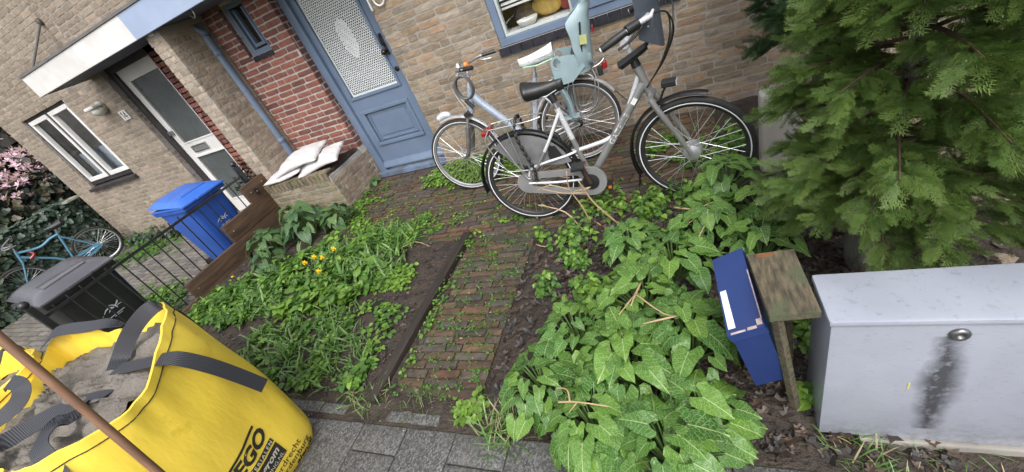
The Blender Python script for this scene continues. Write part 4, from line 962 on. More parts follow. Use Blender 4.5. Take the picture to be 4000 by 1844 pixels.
# ---------------- sky-blue bicycle against the ivy
b3 = empty('bicycle', (-9.87, 3.36, -.2), 0, label='sky-blue bicycle leaning against the ivy behind the black bin', cat='bicycle', rot=(R(-9), 0, R(180 + 66)))
wheel(b3, (0, 0, .34), .34, band=False, tyre_r=.022); wheel(b3, (1.06, 0, .34), .34, band=False, tyre_r=.022)
T(b3, 'top_tube', skyb, [(.80, 0, .84), (.55, 0, .76), (.36, 0, .80), (.25, 0, .80)], .019, sm=5); T(b3, 'down_tube', skyb, [(.82, 0, .77), (.55, 0, .50), (.40, 0, .28)], .019); T(b3, 'seat_tube', skyb, [(.40, 0, .28), (.24, 0, .84)], .018)
T(b3, 'head_tube', skyb, [(.85, 0, .68), (.79, 0, .88)], .021)
for s in (-1, 1): T(b3, 'seat_stay', skyb, [(.26, s * .015, .76), (0, s * .06, .34)], .010); T(b3, 'chain_stay', skyb, [(.40, s * .03, .28), (0, s * .06, .34)], .010); T(b3, 'fork', skyb, [(.85, s * .05, .68), (.96, s * .055, .5), (1.06, s * .055, .34)], .013, sm=3)
T(b3, 'stem', alu, [(.79, 0, .88), (.77, 0, .97), (.85, 0, 1.0)], .013); T(b3, 'handlebar', alu, [(.72, -.29, 1.02), (.85, -.12, 1.0), (.85, .12, 1.0), (.72, .29, 1.02)], .012, sm=5)
for s in (-1, 1): T(b3, 'grip', blackpl, [(.66, s * .30, 1.02), (.75, s * .275, 1.02)], .016)
saddle(b3, None, (.20, 0, .93), blackpl, .26, .17); T(b3, 'seat_post', alu, [(.24, 0, .83), (.215, 0, .93)], .013)
T(b3, 'wrapped_strap', redp, [(.70, -.03, .80), (.66, .02, .72), (.74, .03, .68)], .022, sm=4)
T(b3, 'crank', rusty, [(.40, -.07, .28), (.48, -.08, .14)], .012); ringplate(stadium(.05, .09, 0, .34, .40, .28, 12), stadium(.02, .04, .06, .333, .3, .295, 12), .05, .06).build('chain_guard', skyb, b3)
# ================================================================ fence, boards, bins
iron = mat('black_iron', (.012, .013, .015), (.02, .02, .022), rough=.38, scale=20, coat=.2)
fe = empty('iron_fence', (-4.78, 0, 0), label='black iron bar fence between the bins and the flower bed', cat='fence')
FY0, FY1 = .98, 3.12
for (y, zt) in ((FY0, .835), (FY1, .835)):
    g = MB(); g.box(-.024, .024, y - .024, y + .024, -.2, zt, bev=.003); po = g.build('post', iron, fe)
    g = MB(); g.ball((0, y, zt + .032), .034, 14); g.lathe((0, y, zt - .002), (0, 0, 1), [(0, .018), (.012, .012)], 10); g.build('ball', iron, po, smooth=True)
for (z, h) in ((.70, .012), (-.06, .012)):
    g = MB(); g.box(-.006, .006, FY0, FY1, z, z + .026); g.build('rail', iron, fe)
nb_ = 20
bar_me = None
for i in range(1, nb_):
    y = FY0 + (FY1 - FY0) * i / nb_
    if bar_me is None:
        g = MB(); g.tube([(0, 0, -.10), (0, 0, .755)], .0068, 6); bar_me = g.mesh('bar'); bar_me.materials.append(iron)
    o = link('bar', bar_me, fe); o.location = (0, y, random.uniform(-.004, .004))
# timber edging of the raised bed
wood = mat('weathered_timber', (.105, .060, .034), (.05, .03, .019), rough=.62, scale=6, bump=.7, bscale=26, stretch=(5, .55, 5), c3=(.05, .055, .03), c3t=.6, c3s=5, bdist=.006)
woodd = mat('dark_timber', (.036, .027, .021), (.02, .016, .013), rough=.6, scale=7, bump=.6, bscale=30, stretch=(5, .6, 5), bdist=.005)
bw = empty('timber_edging', (-4.70, 0, 0), label='stepped stack of brown timber boards edging the flower bed beside the fence', cat='edging')
for i, (y0, y1, z0, z1) in enumerate(((2.93, 3.30, .435, .635), (2.47, 3.32, .225, .432), (1.80, 3.33, .018, .222), (1.52, 3.33, -.2, .055))):
    g = MB(); g.box(-.022 + i * .001, .026 + i * .001, y0, y1, z0, z1, bev=.006)
    o = g.build('board', wood, bw, auto=40)
    for (yy, zz) in ((y0 + .07, (z0 + z1) / 2), (y1 - .1, (z0 + z1) / 2 + .03)):
        g = MB(); g.lathe((.027, yy, zz), (1, 0, 0), [(0, .009), (.003, .007)], 8); g.build('screw', steel, o)
g = MB(); g.box(.033, .05, 3.04, 3.075, .47, .56, bev=.003); g.build('bracket', iron, bw)
g = MB(); g.lathe((.05, 3.057, .515), (1, 0, 0), [(0, .010), (.008, .008), (.01, .003)], 8); g.build('bolt', steel, bw)
# wheelie bins
def bin_(loc, m, label, lidm, logo, rz=0):
    t = empty('wheelie_bin', loc, rz, label=label, cat='bin', group='wheelie bins behind the fence')
    # local: front +X, width along Y, base z=0
    def body(u, v):
        a = u * 2 * PI; w0, w1 = .225, .275; d0, d1 = .24, .33; c_, s_ = math.cos(a), math.sin(a); e = .28
        sx = math.copysign(abs(c_) ** e, c_); sy = math.copysign(abs(s_) ** e, s_)
        return (-.30 + (d0 + (d1 - d0) * v) * sx - .02 * v, (w0 + (w1 - w0) * v) * sy, .02 + v * .90)
    g = MB(); g.grid(body, 48, 8, closeu=True); g.add([(-.55, -.2, .03), (-.05, -.2, .03), (-.05, .2, .03), (-.55, .2, .03)], [(0, 1, 2, 3)]); bo = g.build('body', m, t, auto=40)
    g = MB(); g.box(-.655, .045, -.292, .292, .905, .955, bev=.012); g.build('rim', m, t, auto=40)
    for k in range(5):
        g = MB(); g.lathe((.034, -.2 + k * .1, .885), (1, 0, 0), [(0, .006), (.004, .004)], 8); g.build('rivet', m, bo)
    g = MB()
    def lid(u, v):
        x = -.66 + .73 * u; y = (v * 2 - 1); fl = max(0, 1 - abs(y) ** 6) ; top = .975 + .055 * fl * min(1, (1 - u) * 6) * min(1, u * 8 + .4) + .05 * (1 - u)
        return (x, y * .298, top)
    g.grid(lid, 20, 20); g.add([(-.66, -.298, .958), (.075, -.298, .958), (.075, .298, .958), (-.66, .298, .958)], [(3, 2, 1, 0)])
    g.box(-.66, .075, -.302, .302, .957, .978, bev=.006); lo = g.build('lid', lidm, t, auto=35)
    g = MB(); g.box(-.40, -.06, -.17, .17, 1.03, 1.052, bev=.012); g.build('lid_panel', lidm, lo, auto=40)
    g = MB(); g.box(.055, .10, -.10, .10, .957, .985, bev=.008); g.build('lid_grip', lidm, lo)
    for s in (-1, 1):
        g = MB(); g.box(-.70, -.60, s * .2 - .05, s * .2 + .05, .99, 1.03, bev=.01); g.build('hinge', lidm, t)
        g = MB(); g.lathe((-.56, s * .235, .10), (0, s, 0), [(-.02, .095), (-.02, .1), (.02, .1), (.02, .03)], 18); g.build('wheel', blackpl, t)
    g = MB(); g.tube([(-.70, -.24, 1.0), (-.70, .24, 1.0)], .014); g.build('handle', m, t)
    # printed bird mark and two lines of lettering on the front
    lw = mat('bin_print', (.62, .65, .70), (.42, .45, .50), rough=.6, scale=60)
    fx = lambda z: -.30 + (.24 + .09 * (z - .02) / .9) - .02 * (z - .02) / .9 + .0035
    g = MB()
    def st(pts, w):
        w *= .5; pts = [(y * .7, .61 + (z - .61) * .7) for y, z in pts]
        P = [Vector((fx(z), y, z)) for y, z in pts]
        for i in range(len(P) - 1):
            wa = w * (.35 + .65 * math.sin(PI * (i + .3) / len(P))); wb = w * (.35 + .65 * math.sin(PI * (i + 1.0) / len(P))); d = (P[i + 1] - P[i]).normalized(); n_ = Vector((1, 0, 0)).cross(d)
            g.add([P[i] - n_ * wa, P[i + 1] - n_ * wb, P[i + 1] + n_ * wb, P[i] + n_ * wa], [(0, 1, 2, 3)])
    st([(-.10, .60), (-.06, .63), (-.02, .635), (.02, .615)], .010); st([(-.05, .585), (-.01, .61), (.03, .605)], .010); st([(.0, .66), (.03, .645), (.05, .61), (.055, .575)], .010); st([(.04, .615), (.08, .63), (.11, .655)], .011); st([(.055, .60), (.09, .605), (.12, .60)], .007); st([(-.135, .585), (-.12, .588)], .006)
    g.build('bird_mark', lw, bo)
    g = MB(); g.box(fx(.52), fx(.52) + .001, -.06, .07, .545, .550); g.box(fx(.5), fx(.5) + .001, -.03, .04, .53, .534); g.build('lettering', lw, bo)
    return t
bluebm = mat('blue_bin_plastic', (.030, .10, .42), (.026, .085, .36), rough=.42, scale=6); bluelm = mat('blue_bin_lid', (.045, .15, .55), (.04, .13, .50), rough=.38, scale=6)
blackbm = mat('black_bin_plastic', (.014, .014, .016), (.02, .02, .022), rough=.45, scale=6); greylm = mat('grey_bin_lid', (.10, .098, .112), (.08, .078, .09), rough=.2, scale=5)
t1 = bin_((-5.11, 2.78, -.2), bluebm, 'bright blue wheelie bin behind the iron fence', bluelm, 1, R(-3))
g = MB(); g.box(-.20, -.06, -.2785, -.2765, .80, .87); o = g.build('sticker', whitep, t1); o.rotation_euler = (R(-3), 0, 0)
t1.scale = (.95, .93, .97)
bin_((-4.95, 1.36, -.2), blackbm, 'black wheelie bin with grey lid behind the yellow bag', greylm, 2, R(-4))

# ================================================================ bulk bag of sand
yellow = mat('yellow_woven_bag', (.93, .69, .085), (.87, .63, .07), rough=.36, scale=4, bump=.22, bscale=7, bdist=.03, stretch=(1, 1, .35), c3=(.74, .53, .05), c3t=.60, c3s=7)
webb = NT('strap_webbing'); p_ = webb.pos(); wv = webb.n('TexWave', {'Vector': p_, 'Scale': 95.0, 'Distortion': .6}, wave_type='BANDS', bands_direction='DIAGONAL')
cw_ = webb.mix(wv.outputs['Fac'], (.016, .017, .021), (.06, .062, .075)); bw_ = webb.n('BsdfPrincipled', {'Base Color': cw_, 'Roughness': .55}); webb.set(bw_.inputs['Normal'], webb.n('Bump', {'Strength': .5, 'Distance': .002, 'Height': wv.outputs['Fac']}).outputs[0]); webb.t.links.new(bw_.outputs[0], webb.out.inputs['Surface']); webb = webb.m
thread = mat('black_thread', (.012, .012, .012), rough=.8)
def closed_cr(P, n):
    k = len(P); P = [Vector(p) for p in P]; out = []
    for i in range(n):
        t = i / n * k; j = int(t); f = t - j; p0, p1, p2, p3 = P[(j - 1) % k], P[j % k], P[(j + 1) % k], P[(j + 2) % k]
        out.append(.5 * ((2 * p1) + (p2 - p0) * f + (2 * p0 - 5 * p1 + 4 * p2 - p3) * f * f + (3 * p1 - p0 - 3 * p2 + p3) * f ** 3))
    return out
class Bag:
    def __init__(s, rim, bot, seed, N=96, NH=22):
        s.N, s.NH = N, NH; s.R_ = closed_cr(rim, N); s.B = closed_cr(bot, N); c = sum(s.B, Vector()) / N; s.c = c; s.seed = seed
        s.pts = []
        for j in range(NH + 1):
            h = j / NH; row = []
            for i in range(N):
                p = s.B[i].lerp(s.R_[i], h); d = (p - c); d.z = 0; d.normalize()
                bul = .034 * math.sin(PI * min(1, h * 1.02)) ** .8
                wr = .016 * bounded_noise(i * .22 + seed, h * 2.2, seed, 1.3) + .06 * max(0, h - .55) * bounded_noise(i * .38, h * 2.0, seed + 3, 1.2)
                if h < .06: bul -= .03 * (1 - h / .06)
                p = p + d * (bul + wr); row.append(p)
            s.pts.append(row)
    def surf(s, t, h):
        i = t * s.N; a = int(math.floor(i)) % s.N; b = (a + 1) % s.N; f = i - math.floor(i); j = min(s.NH - 1, max(0, int(h * s.NH))); g = h * s.NH - j
        return (s.pts[j][a].lerp(s.pts[j][b], f)).lerp(s.pts[j + 1][a].lerp(s.pts[j + 1][b], f), g)
    def build(s, t):
        g = MB(); N = s.N; vs = [p for r in s.pts for p in r]; fs = [(j * N + i, j * N + (i + 1) % N, (j + 1) * N + (i + 1) % N, (j + 1) * N + i) for j in range(s.NH) for i in range(N)]
        g.add(vs, fs); g.build('bag_wall', yellow, t, smooth=True)
        # inside of the rim, folded in
        g = MB(); vs = []
        for k in range(6):
            f = k / 5
            for i in range(N):
                p = s.R_[i]; d = (s.c - p); d.z = 0; d.normalize(); q = s.pts[s.NH][i]
                vs.append(q + d * (.006 + .035 * f + .012 * f * bounded_noise(i * .3, f, s.seed + 8)) + Vector((0, 0, (.004 if k == 0 else 0) - .20 * f)))
        g.add(vs, [(k * N + i, (k + 1) * N + i, (k + 1) * N + (i + 1) % N, k * N + (i + 1) % N) for k in range(5) for i in range(N)])
        g.add([s.pts[s.NH][i] for i in range(N)] + vs[:N], [(i, N + i, N + (i + 1) % N, (i + 1) % N) for i in range(N)])
        g.build('bag_lining', yellow, t, smooth=True)
        # stitching a little below the hem, outside and inside
        g = MB(); g.tube([s.surf(i / 120, .955) + (s.surf(i / 120, .955) - s.c).normalized() * .003 for i in range(120)], .0022, 5, close=True); g.build('hem_stitching', thread, t)
def ribbon(path, hint, w, th=.003, n=6):
    P = smooth_path(path, n); g = MB(); vs = []
    H = [Vector(h) for h in hint]; k = len(P)
    for i, p in enumerate(P):
        d = (P[min(i + 1, k - 1)] - P[max(i - 1, 0)]).normalized(); q = i / (k - 1) * (len(H) - 1); j = min(int(q), len(H) - 2); h = H[j].lerp(H[j + 1], q - j)
        s = d.cross(h); s = s.normalized() if s.length > 1e-6 else Vector((1, 0, 0)); n_ = s.cross(d).normalized()
        vs += [p - s * w / 2, p + s * w / 2, p + s * w / 2 + n_ * th, p - s * w / 2 + n_ * th]
    fs = []
    for i in range(k - 1):
        for a in range(4): b = (a + 1) % 4; fs.append((i * 4 + a, i * 4 + b, i * 4 + 4 + b, i * 4 + 4 + a))
    fs += [(0, 1, 2, 3), ((k - 1) * 4 + 3, (k - 1) * 4 + 2, (k - 1) * 4 + 1, (k - 1) * 4)]
    g.add(vs, fs); return g
bagA = empty('bulk_bag', (0, 0, 0), label='yellow bulk bag with dark straps and printed side, filled with sand', cat='bulk bag')
rimA = [(-2.20, .735, 1.005), (-2.66, .68, .905), (-3.10, .62, .955), (-2.97, .36, .885), (-2.93, .06, .94), (-2.5, .055, .87), (-2.04, .085, .94), (-1.985, .38, .875)]
botA = [(-2.05, .69, 0), (-2.5, .71, 0), (-2.97, .69, 0), (-2.99, .30, 0), (-2.97, -.13, 0), (-2.5, -.15, 0), (-2.05, -.13, 0), (-2.035, .3, 0)]
A_ = Bag(rimA, botA, 3); A_.build(bagA)
sandm = mat('wet_sand', (.20, .178, .152), (.14, .124, .106), rough=.9, scale=8, bump=1.0, bscale=60, c3=(.125, .112, .10), c3t=.6, c3s=6, bdist=.012)
def sand_h(x, y):
    h = .845 + .05 * bounded_noise(x * 1.1, y * 3.0, 2, 2.2) + .07 * abs(bounded_noise(x * 2 + y * 2, y * 9 - x * 4, 4, 2.6)) + .014 * bounded_noise(x, y, 6, 19) + .008 * bounded_noise(x, y, 6, 48)
    return h - .10 * max(0, -2.62 - x) 
def sand(bag, name, label, zoff=0):
    g = MB(); N = bag.N; rings = 26; vs = []
    for k in range(rings + 1):
        f = k / rings
        for i in range(N):
            p = bag.c.lerp(bag.pts[bag.NH][i], .955 * f); x, y = p.x, p.y
            vs.append((x, y, sand_h(x, y) + zoff))
    g.add(vs, [(k * N + i, (k + 1) * N + i, (k + 1) * N + (i + 1) % N, k * N + (i + 1) % N) for k in range(rings) for i in range(N)])
    o = g.build(name, sandm, None, smooth=True); tag(o, label, 'sand', kind='stuff')
sand(A_, 'sand', 'grey-brown wet sand filling the yellow bulk bag')
# straps
st_ = lambda path, hint, w=.062: ribbon(path, hint, w).build('strap', webb, bagA, auto=60)
up_ = (0, 0, 1)
st_([(-1.955, .66, .50), (-1.955, .63, .62), (-1.96, .59, .76), (-1.985, .55, .868), (-2.03, .525, .90), (-2.11, .497, .908), (-2.23, .481, .90), (-2.335, .478, .89)], [(1, 0, 0), (1, 0, .1), (1, 0, .4), (.5, 0, 1), up_, up_, up_])
st_([(-2.335, .478, .893), (-2.375, .53, .90), (-2.345, .60, .955), (-2.28, .66, 1.0), (-2.24, .71, 1.015), (-2.25, .745, .985), (-2.26, .765, .90), (-2.26, .77, .75)], [(.3, .2, 1), (.9, -.5, .4), (1, -.6, .2), (1, -.5, .3), (.6, .2, 1), (0, 1, .5), (0, 1, 0)], .066)
st_([(-2.02, -.02, .70), (-1.99, .06, .82), (-2.04, .115, .92), (-2.075, .135, .955), (-2.125, .17, .955), (-2.17, .21, .945), (-2.20, .265, .92), (-2.28, .31, .885)], [(1, 0, .2), (1, -.3, .5), (.6, -.4, 1), (.5, -.5, 1), (.8, -.6, 1), (.9, -.6, 1), (.4, -.4, 1)], .06)
st_([(-2.20, .36, .885), (-2.27, .345, .888), (-2.36, .29, .90), (-2.43, .21, .91), (-2.45, .14, .925), (-2.44, .09, .95), (-2.45, .03, .90)], [(0, .3, 1), (.1, .1, 1), (.4, -.3, 1), (.6, -.3, 1), (.6, -.5, .8), (0, -1, .8)], .072)
st_([(-3.12, .55, .95), (-3.05, .60, .985), (-2.95, .625, .985), (-2.82, .655, .965), (-2.74, .69, .945), (-2.70, .715, .90)], [(0, 0, 1), (.2, -.4, 1), (.2, -.5, 1), (.1, -.3, 1), (0, .5, 1)], .06)
st_([(-2.88, .33, .96), (-2.77, .325, 1.0), (-2.67, .32, .985), (-2.68, .28, .945), (-2.75, .23, .915), (-2.80, .16, .91)], [(.3, -.3, 1), (.3, -.3, 1), (.8, -.5, .5), (.9, -.4, .5), (.7, -.4, .8)], .06)
# printing on the right-hand face, mapped to the bag's surface
printk = mat('black_print', (.020, .019, .014), (.035, .032, .02), rough=.6, scale=60); printw = mat('yellow_white_print', (.60, .58, .50), rough=.6)
def bag_right(y, z, off=.0025):
    lo, hi = .74, 1.02; h = z / .90
    for _ in range(24):
        m_ = (lo + hi) / 2
        if A_.surf(m_ % 1.0, h).y < y: lo = m_
        else: hi = m_
    p = A_.surf(((lo + hi) / 2) % 1.0, h); return Vector((p.x + off, p.y + .3 * off, p.z))
def bagtext(body, size, yend, z, m, shear=0, bold=0, off=.0025, spacing=1.0):
    text_mesh(body, size, m, 'lettering', bagA, lambda x, y, zz: bag_right(yend + x, z + y, off), shear=shear, bold=bold, spacing=spacing, align='RIGHT')
def bagbox(y0, y1, z0, z1, m, off, n=14, name='print_panel', zf=None):
    g = MB(); g.grid(lambda u, v: bag_right(y0 + (y1 - y0) * u, (z0 + (z1 - z0) * v) + (zf(u) if zf else 0), off), n, 5); g.build(name, m, bagA)
bagbox(.22, .515, .378, .392, printk, .0025, zf=lambda u: -.035 * (1 - u) ** 2, name='print_bar')
bagtext('EGO', .098, .520, .290, printk, shear=.25, bold=.004, spacing=1.0)
bagbox(.10, .520, .240, .268, printk, .002); bagtext('MATERIALEN', .027, .512, .2445, printw, bold=.0004, off=.004, spacing=1.35)
bagbox(.20, .520, .140, .230, printk, .002); bagtext('grom', .052, .502, .185, printw, shear=.25, bold=.0012, off=.004); bagtext('PLATING.NL', .030, .506, .149, printw, off=.004)
bagtext('Dordrecht', .050, .590, .095, printk, off=.003); bagtext('Hardenburg', .050, .632, .052, printk, off=.003); bagtext('alen.nl', .050, .640, .010, printk, bold=.0015, off=.003, shear=.1)
# second bag behind it on the left
bagB = empty('bulk_bag', label='second yellow bulk bag with sand, at the left edge', cat='bulk bag')
B_ = Bag([(-3.16, .50, .93), (-3.6, .56, .92), (-4.05, .5, .93), (-4.0, .1, .9), (-4.05, -.3, .93), (-3.6, -.35, .9), (-3.14, -.3, .93), (-3.12, .12, .9)], [(-3.13, .5, 0), (-3.6, .53, 0), (-4.02, .5, 0), (-4.05, .1, 0), (-4.02, -.33, 0), (-3.6, -.36, 0), (-3.13, -.33, 0), (-3.11, .1, 0)], 9); B_.build(bagB)
sand(B_, 'sand', 'sand in the second yellow bag at the left edge', .02)
ribbon([(-3.2, .30, .93), (-3.25, .42, 1.0), (-3.4, .5, .99), (-3.5, .55, .92)], [(1, 0, .5), (.6, -.3, 1), (0, -.4, 1), (0, 1, .3)], .06).build('strap', webb, bagB, auto=60)
# wooden shovel shaft standing before the bag
shaft = mat('ash_shaft', (.235, .125, .07), (.16, .085, .05), rough=.5, scale=6, bump=.25, bscale=30, stretch=(7, 7, .7), bdist=.003)
P0 = Vector((-1.80, .28, 1.345)); P1 = Vector((-1.72, .19, .776)); dP = (P1 - P0).normalized()
sh_t = empty('shovel', label='wooden shovel shaft crossing in front of the yellow bag', cat='shovel')
end = P1 + dP * ((P1.z - .12) / -dP.z)
g = MB(); g.tube([P0 - dP * .25, P0, P1, end], .0125, 16); g.build('shaft', shaft, sh_t, smooth=True)
bl_ = MB(); e2 = end + dP * .12; bl_.prism([(-.10, 0), (.10, 0), (.105, .16), (.06, .26), (0, .29), (-.06, .26), (-.105, .16)], end - dP * .17, dP.cross(Vector((0, 1, 0))).normalized(), dP, (0, .004, 0)); bl_.tube([end - dP * .10, end + dP * .02], .02, 10); bl_.build('blade', rusty, sh_t)

# ================================================================ cabinet, blue box on its post
galv = NT('galvanised_grey'); p_ = galv.pos()
cg = galv.mix(galv.ramp(galv.noise(p_, 5, 5), .35, .7), (.45, .475, .55), (.385, .405, .475)); scr_ = galv.ramp(galv.noise(galv.pos((14, 14, 60)), 3.0, 6, .7), .57, .66); cg = galv.mix(galv.math('MULTIPLY', scr_, .3), cg, (.16, .165, .19))
spl = galv.n('TexVoronoi', {'Vector': p_, 'Scale': 38.0}); sp_ = galv.math('LESS_THAN', spl.outputs['Distance'], galv.math('MULTIPLY', galv.noise(p_, 7, 2), .16)); cg = galv.mix(galv.math('MULTIPLY', sp_, .35), cg, (.20, .20, .22))
# soot streak running down from the lock at an angle
sep = galv.n('SeparateXYZ', {'Vector': p_}); X_, Y_, Z_ = sep.outputs
zz = galv.math('SUBTRACT', .555, Z_); cxs = galv.math('MULTIPLY_ADD', zz, .03, .545); wob = galv.math('MULTIPLY', galv.math('SUBTRACT', galv.noise(p_, 14, 5, .6), .5), .05)
dx = galv.math('ABSOLUTE', galv.math('ADD', galv.math('SUBTRACT', X_, cxs), wob)); wid = galv.math('MULTIPLY_ADD', galv.math('SINE', galv.math('MULTIPLY', zz, 6.6)), .022, .012)
m1 = galv.ramp(galv.math('SUBTRACT', wid, dx), -.022, .020); m2 = galv.math('MULTIPLY', galv.math('GREATER_THAN', zz, 0), galv.math('LESS_THAN', zz, .455)); m3 = galv.math('LESS_THAN', Y_, .889)
mk = galv.math('MULTIPLY', galv.math('MULTIPLY', galv.math('MULTIPLY', m1, m2), m3), galv.ramp(galv.noise(p_, 40, 4, .7), .12, .48))
gr_ = galv.math('MULTIPLY', galv.ramp(Z_, .16, .02), galv.ramp(galv.noise(p_, 22, 5, .7), .45, .65)); cg = galv.mix(galv.math('MULTIPLY', gr_, .55), cg, (.13, .12, .11)); cg = galv.mix(galv.math('MULTIPLY', mk, .9), cg, (.045, .045, .05))
bg_ = galv.n('BsdfPrincipled', {'Base Color': cg, 'Metallic': .3, 'Roughness': .26}); galv.set(bg_.inputs['Normal'], galv.n('Bump', {'Strength': .12, 'Distance': .01, 'Height': galv.noise(p_, 6, 3)}).outputs[0]); galv.t.links.new(bg_.outputs[0], galv.out.inputs['Surface']); galv = galv.m
cb_ = empty('utility_cabinet', (0, 0, 0), label='low grey metal utility cabinet with a sooty streak under its lock', cat='cabinet')
g = MB(); g.box(.288, 1.36, .884, 1.055, .03, .604, bev=.005); g.build('body', galv, cb_, auto=40)
g = MB(); g.box(.281, 1.367, .876, 1.062, .604, .626, bev=.009); g.build('lid', galv, cb_, auto=40)
g = MB(); g.lathe((.552, .884, .566), (0, -1, 0), [(0, .021), (.006, .021), (.011, .015), (.009, .008), (.004, .007)], 18); g.build('lock', mat('lock_steel', (.25, .25, .25), rough=.3, metal=.9), cb_, smooth=True)
g = MB(); g.box(.484, .489, .8825, .884, .315, .345); g.build('sticker', mat('yellow_tape', (.55, .50, .18), rough=.5), cb_)
g = MB(); g.box(.40, 1.4, .872, 1.0, -.08, .028, bev=.006); g.build('plinth', concrete, cb_)
# wooden stake with a slanting board
mossw = mat('mossy_board', (.15, .122, .075), (.05, .042, .028), rough=.8, scale=13, bump=.9, bscale=40, stretch=(5, 1, 5), c3=(.085, .095, .05), c3t=.52, c3s=7, bdist=.006)
ws_ = empty('wooden_stand', (0, 0, 0), label='mossy wooden board on leaning stakes beside the blue box', cat='stand')
g = MB(); bz = .60; c_ = [(.128, 1.185), (.264, 1.196), (.274, .918), (.148, .906)]
g.add([(x, y, bz - .012 + .01 * (y < 1)) for x, y in c_] + [(x, y, bz + .012 + .01 * (y < 1)) for x, y in c_], [(0, 1, 2, 3), (7, 6, 5, 4), (0, 4, 5, 1), (1, 5, 6, 2), (2, 6, 7, 3), (3, 7, 4, 0)])
bo = g.build('board', mossw, ws_)
g = MB(); g.box(.145, .20, 1.135, 1.185, .6225, .6245); 
rustm = mat('rust_stain', (.22, .075, .02), (.12, .06, .03), rough=.8, scale=30)
g = MB(); PRs = [(.155, 1.183), (.153, 1.165), (.157, 1.150), (.161, 1.128), (.167, 1.118), (.172, 1.135), (.180, 1.112), (.185, 1.142), (.193, 1.128), (.196, 1.152), (.205, 1.147), (.203, 1.168), (.206, 1.185)]; g.add([(x, y, .6127) for x, y in PRs], [tuple(range(len(PRs)))]); g.build('rust_stain', rustm, bo)
g = MB(); g.tube([(.168, .945, .60), (.248, .955, -.05)], .017, 4); g.build('stake', mossw, ws_)
g = MB(); g.tube([(.225, 1.12, .59), (.25, 1.15, -.05)], .02, 4); g.build('stake', mossw, ws_)
g = MB(); g.tube([(.15, 1.14, .59), (.16, 1.18, -.05)], .02, 4); g.build('stake', mossw, ws_)
navy = mat('navy_paint', (.014, .034, .135), (.012, .028, .115), rough=.36, scale=7, c3=(.028, .034, .07), c3t=.60, c3s=18)
bx = empty('blue_box', (0, 0, 0), label='tilted dark blue metal box with a pale reflective strip among the leaves', cat='box')
# lid: top quad from measurement, body hangs below, leaning
Tq = [Vector((.020, 1.185, .60)), Vector((.117, 1.225, .61)), Vector((.138, .925, .555)), Vector((.034, .895, .545))]
dn = Vector((.012, .0, -.028)); g = MB(); g.add([*Tq] + [q + dn for q in Tq], [(0, 1, 2, 3), (7, 6, 5, 4), (0, 4, 5, 1), (1, 5, 6, 2), (2, 6, 7, 3), (3, 7, 4, 0)])
lid_ = g.build('lid', navy, bx)
cq = sum(Tq, Vector()) / 4; B0 = [q.lerp(cq, .06) + dn * .95 for q in Tq]; dv = Vector((.062, .03, -.30)); g = MB(); g.add(B0 + [q + dv for q in B0], [(0, 1, 2, 3), (7, 6, 5, 4), (0, 4, 5, 1), (1, 5, 6, 2), (2, 6, 7, 3), (3, 7, 4, 0)]); g.build('body', navy, bx)
e = lambda u, v, k=.0008: (Tq[0].lerp(Tq[1], u)).lerp(Tq[3].lerp(Tq[2], u), v) + Vector((0, 0, k))
g = MB(); g.add([e(.04, .46), e(.22, .46), e(.26, .93), e(.06, .93)], [(0, 1, 2, 3)]); g.build('reflective_strip', mat('pale_reflector', (.62, .74, .70), (.55, .68, .66), rough=.25), lid_)
g = MB()
for (u0, u1, v0, v1) in ((.82, .97, .90, .97), (.55, .8, .965, .998), (.1, .5, .975, .998), (.955, .99, .3, .9)): g.add([e(u0, v0, .0012), e(u1, v0, .0012), e(u1, v1, .0012), e(u0, v1, .0012)], [(0, 1, 2, 3)])
g.build('chipped_paint', mat('bare_metal', (.42, .36, .36), (.3, .2, .18), rough=.6, scale=40), lid_)
# ================================================================ plank on the path edge, edging stones, garden stone
pk = MB(); pk.box(-.035, .035, -.745, .745, -.02, .028, bev=.004); o = pk.build('plank', woodd, None, auto=40); o.location = (-1.745, 1.615, .008); o.rotation_euler = (0, 0, R(-1.6)); tag(o, 'dark timber plank along the left edge of the brick path', 'plank')
for (x0, x1, y0, y1, lab) in ((-2.60, -2.135, .795, .862, 'grey edging stone beside the yellow bag'), (-2.125, -1.93, .795, .855, 'short grey edging stone below the strap-leaved plants'), (-1.62, -1.29, .783, .84, 'pale concrete edging stone at the foot of the brick path')):
    g = MB(); g.box(x0, x1, y0, y1, -.08, .004, bev=.008); tag(g.build('edging_stone', slabm, None, auto=40), lab, 'edging stone')
g = MB(); PS = [(0, -.05), (.34, -.05), (.34, .20), (.24, .27), (.15, .43), (.07, .56), (.0, .53)]
g.prism(PS, (.385, 2.60, 0), (1, 0, 0), (0, 0, 1), (0, .09, 0)); o = g.build('stone_panel', mat('pale_stone', (.48, .45, .42), (.40, .37, .34), rough=.85, scale=5, bump=.3, bscale=60, c3=(.2, .19, .14), c3t=.62), None); bm = o.modifiers.new('b', 'BEVEL'); bm.width = .012; bm.segments = 2
tag(o, 'pale stone panel with sloping top behind the conifer', 'stone')
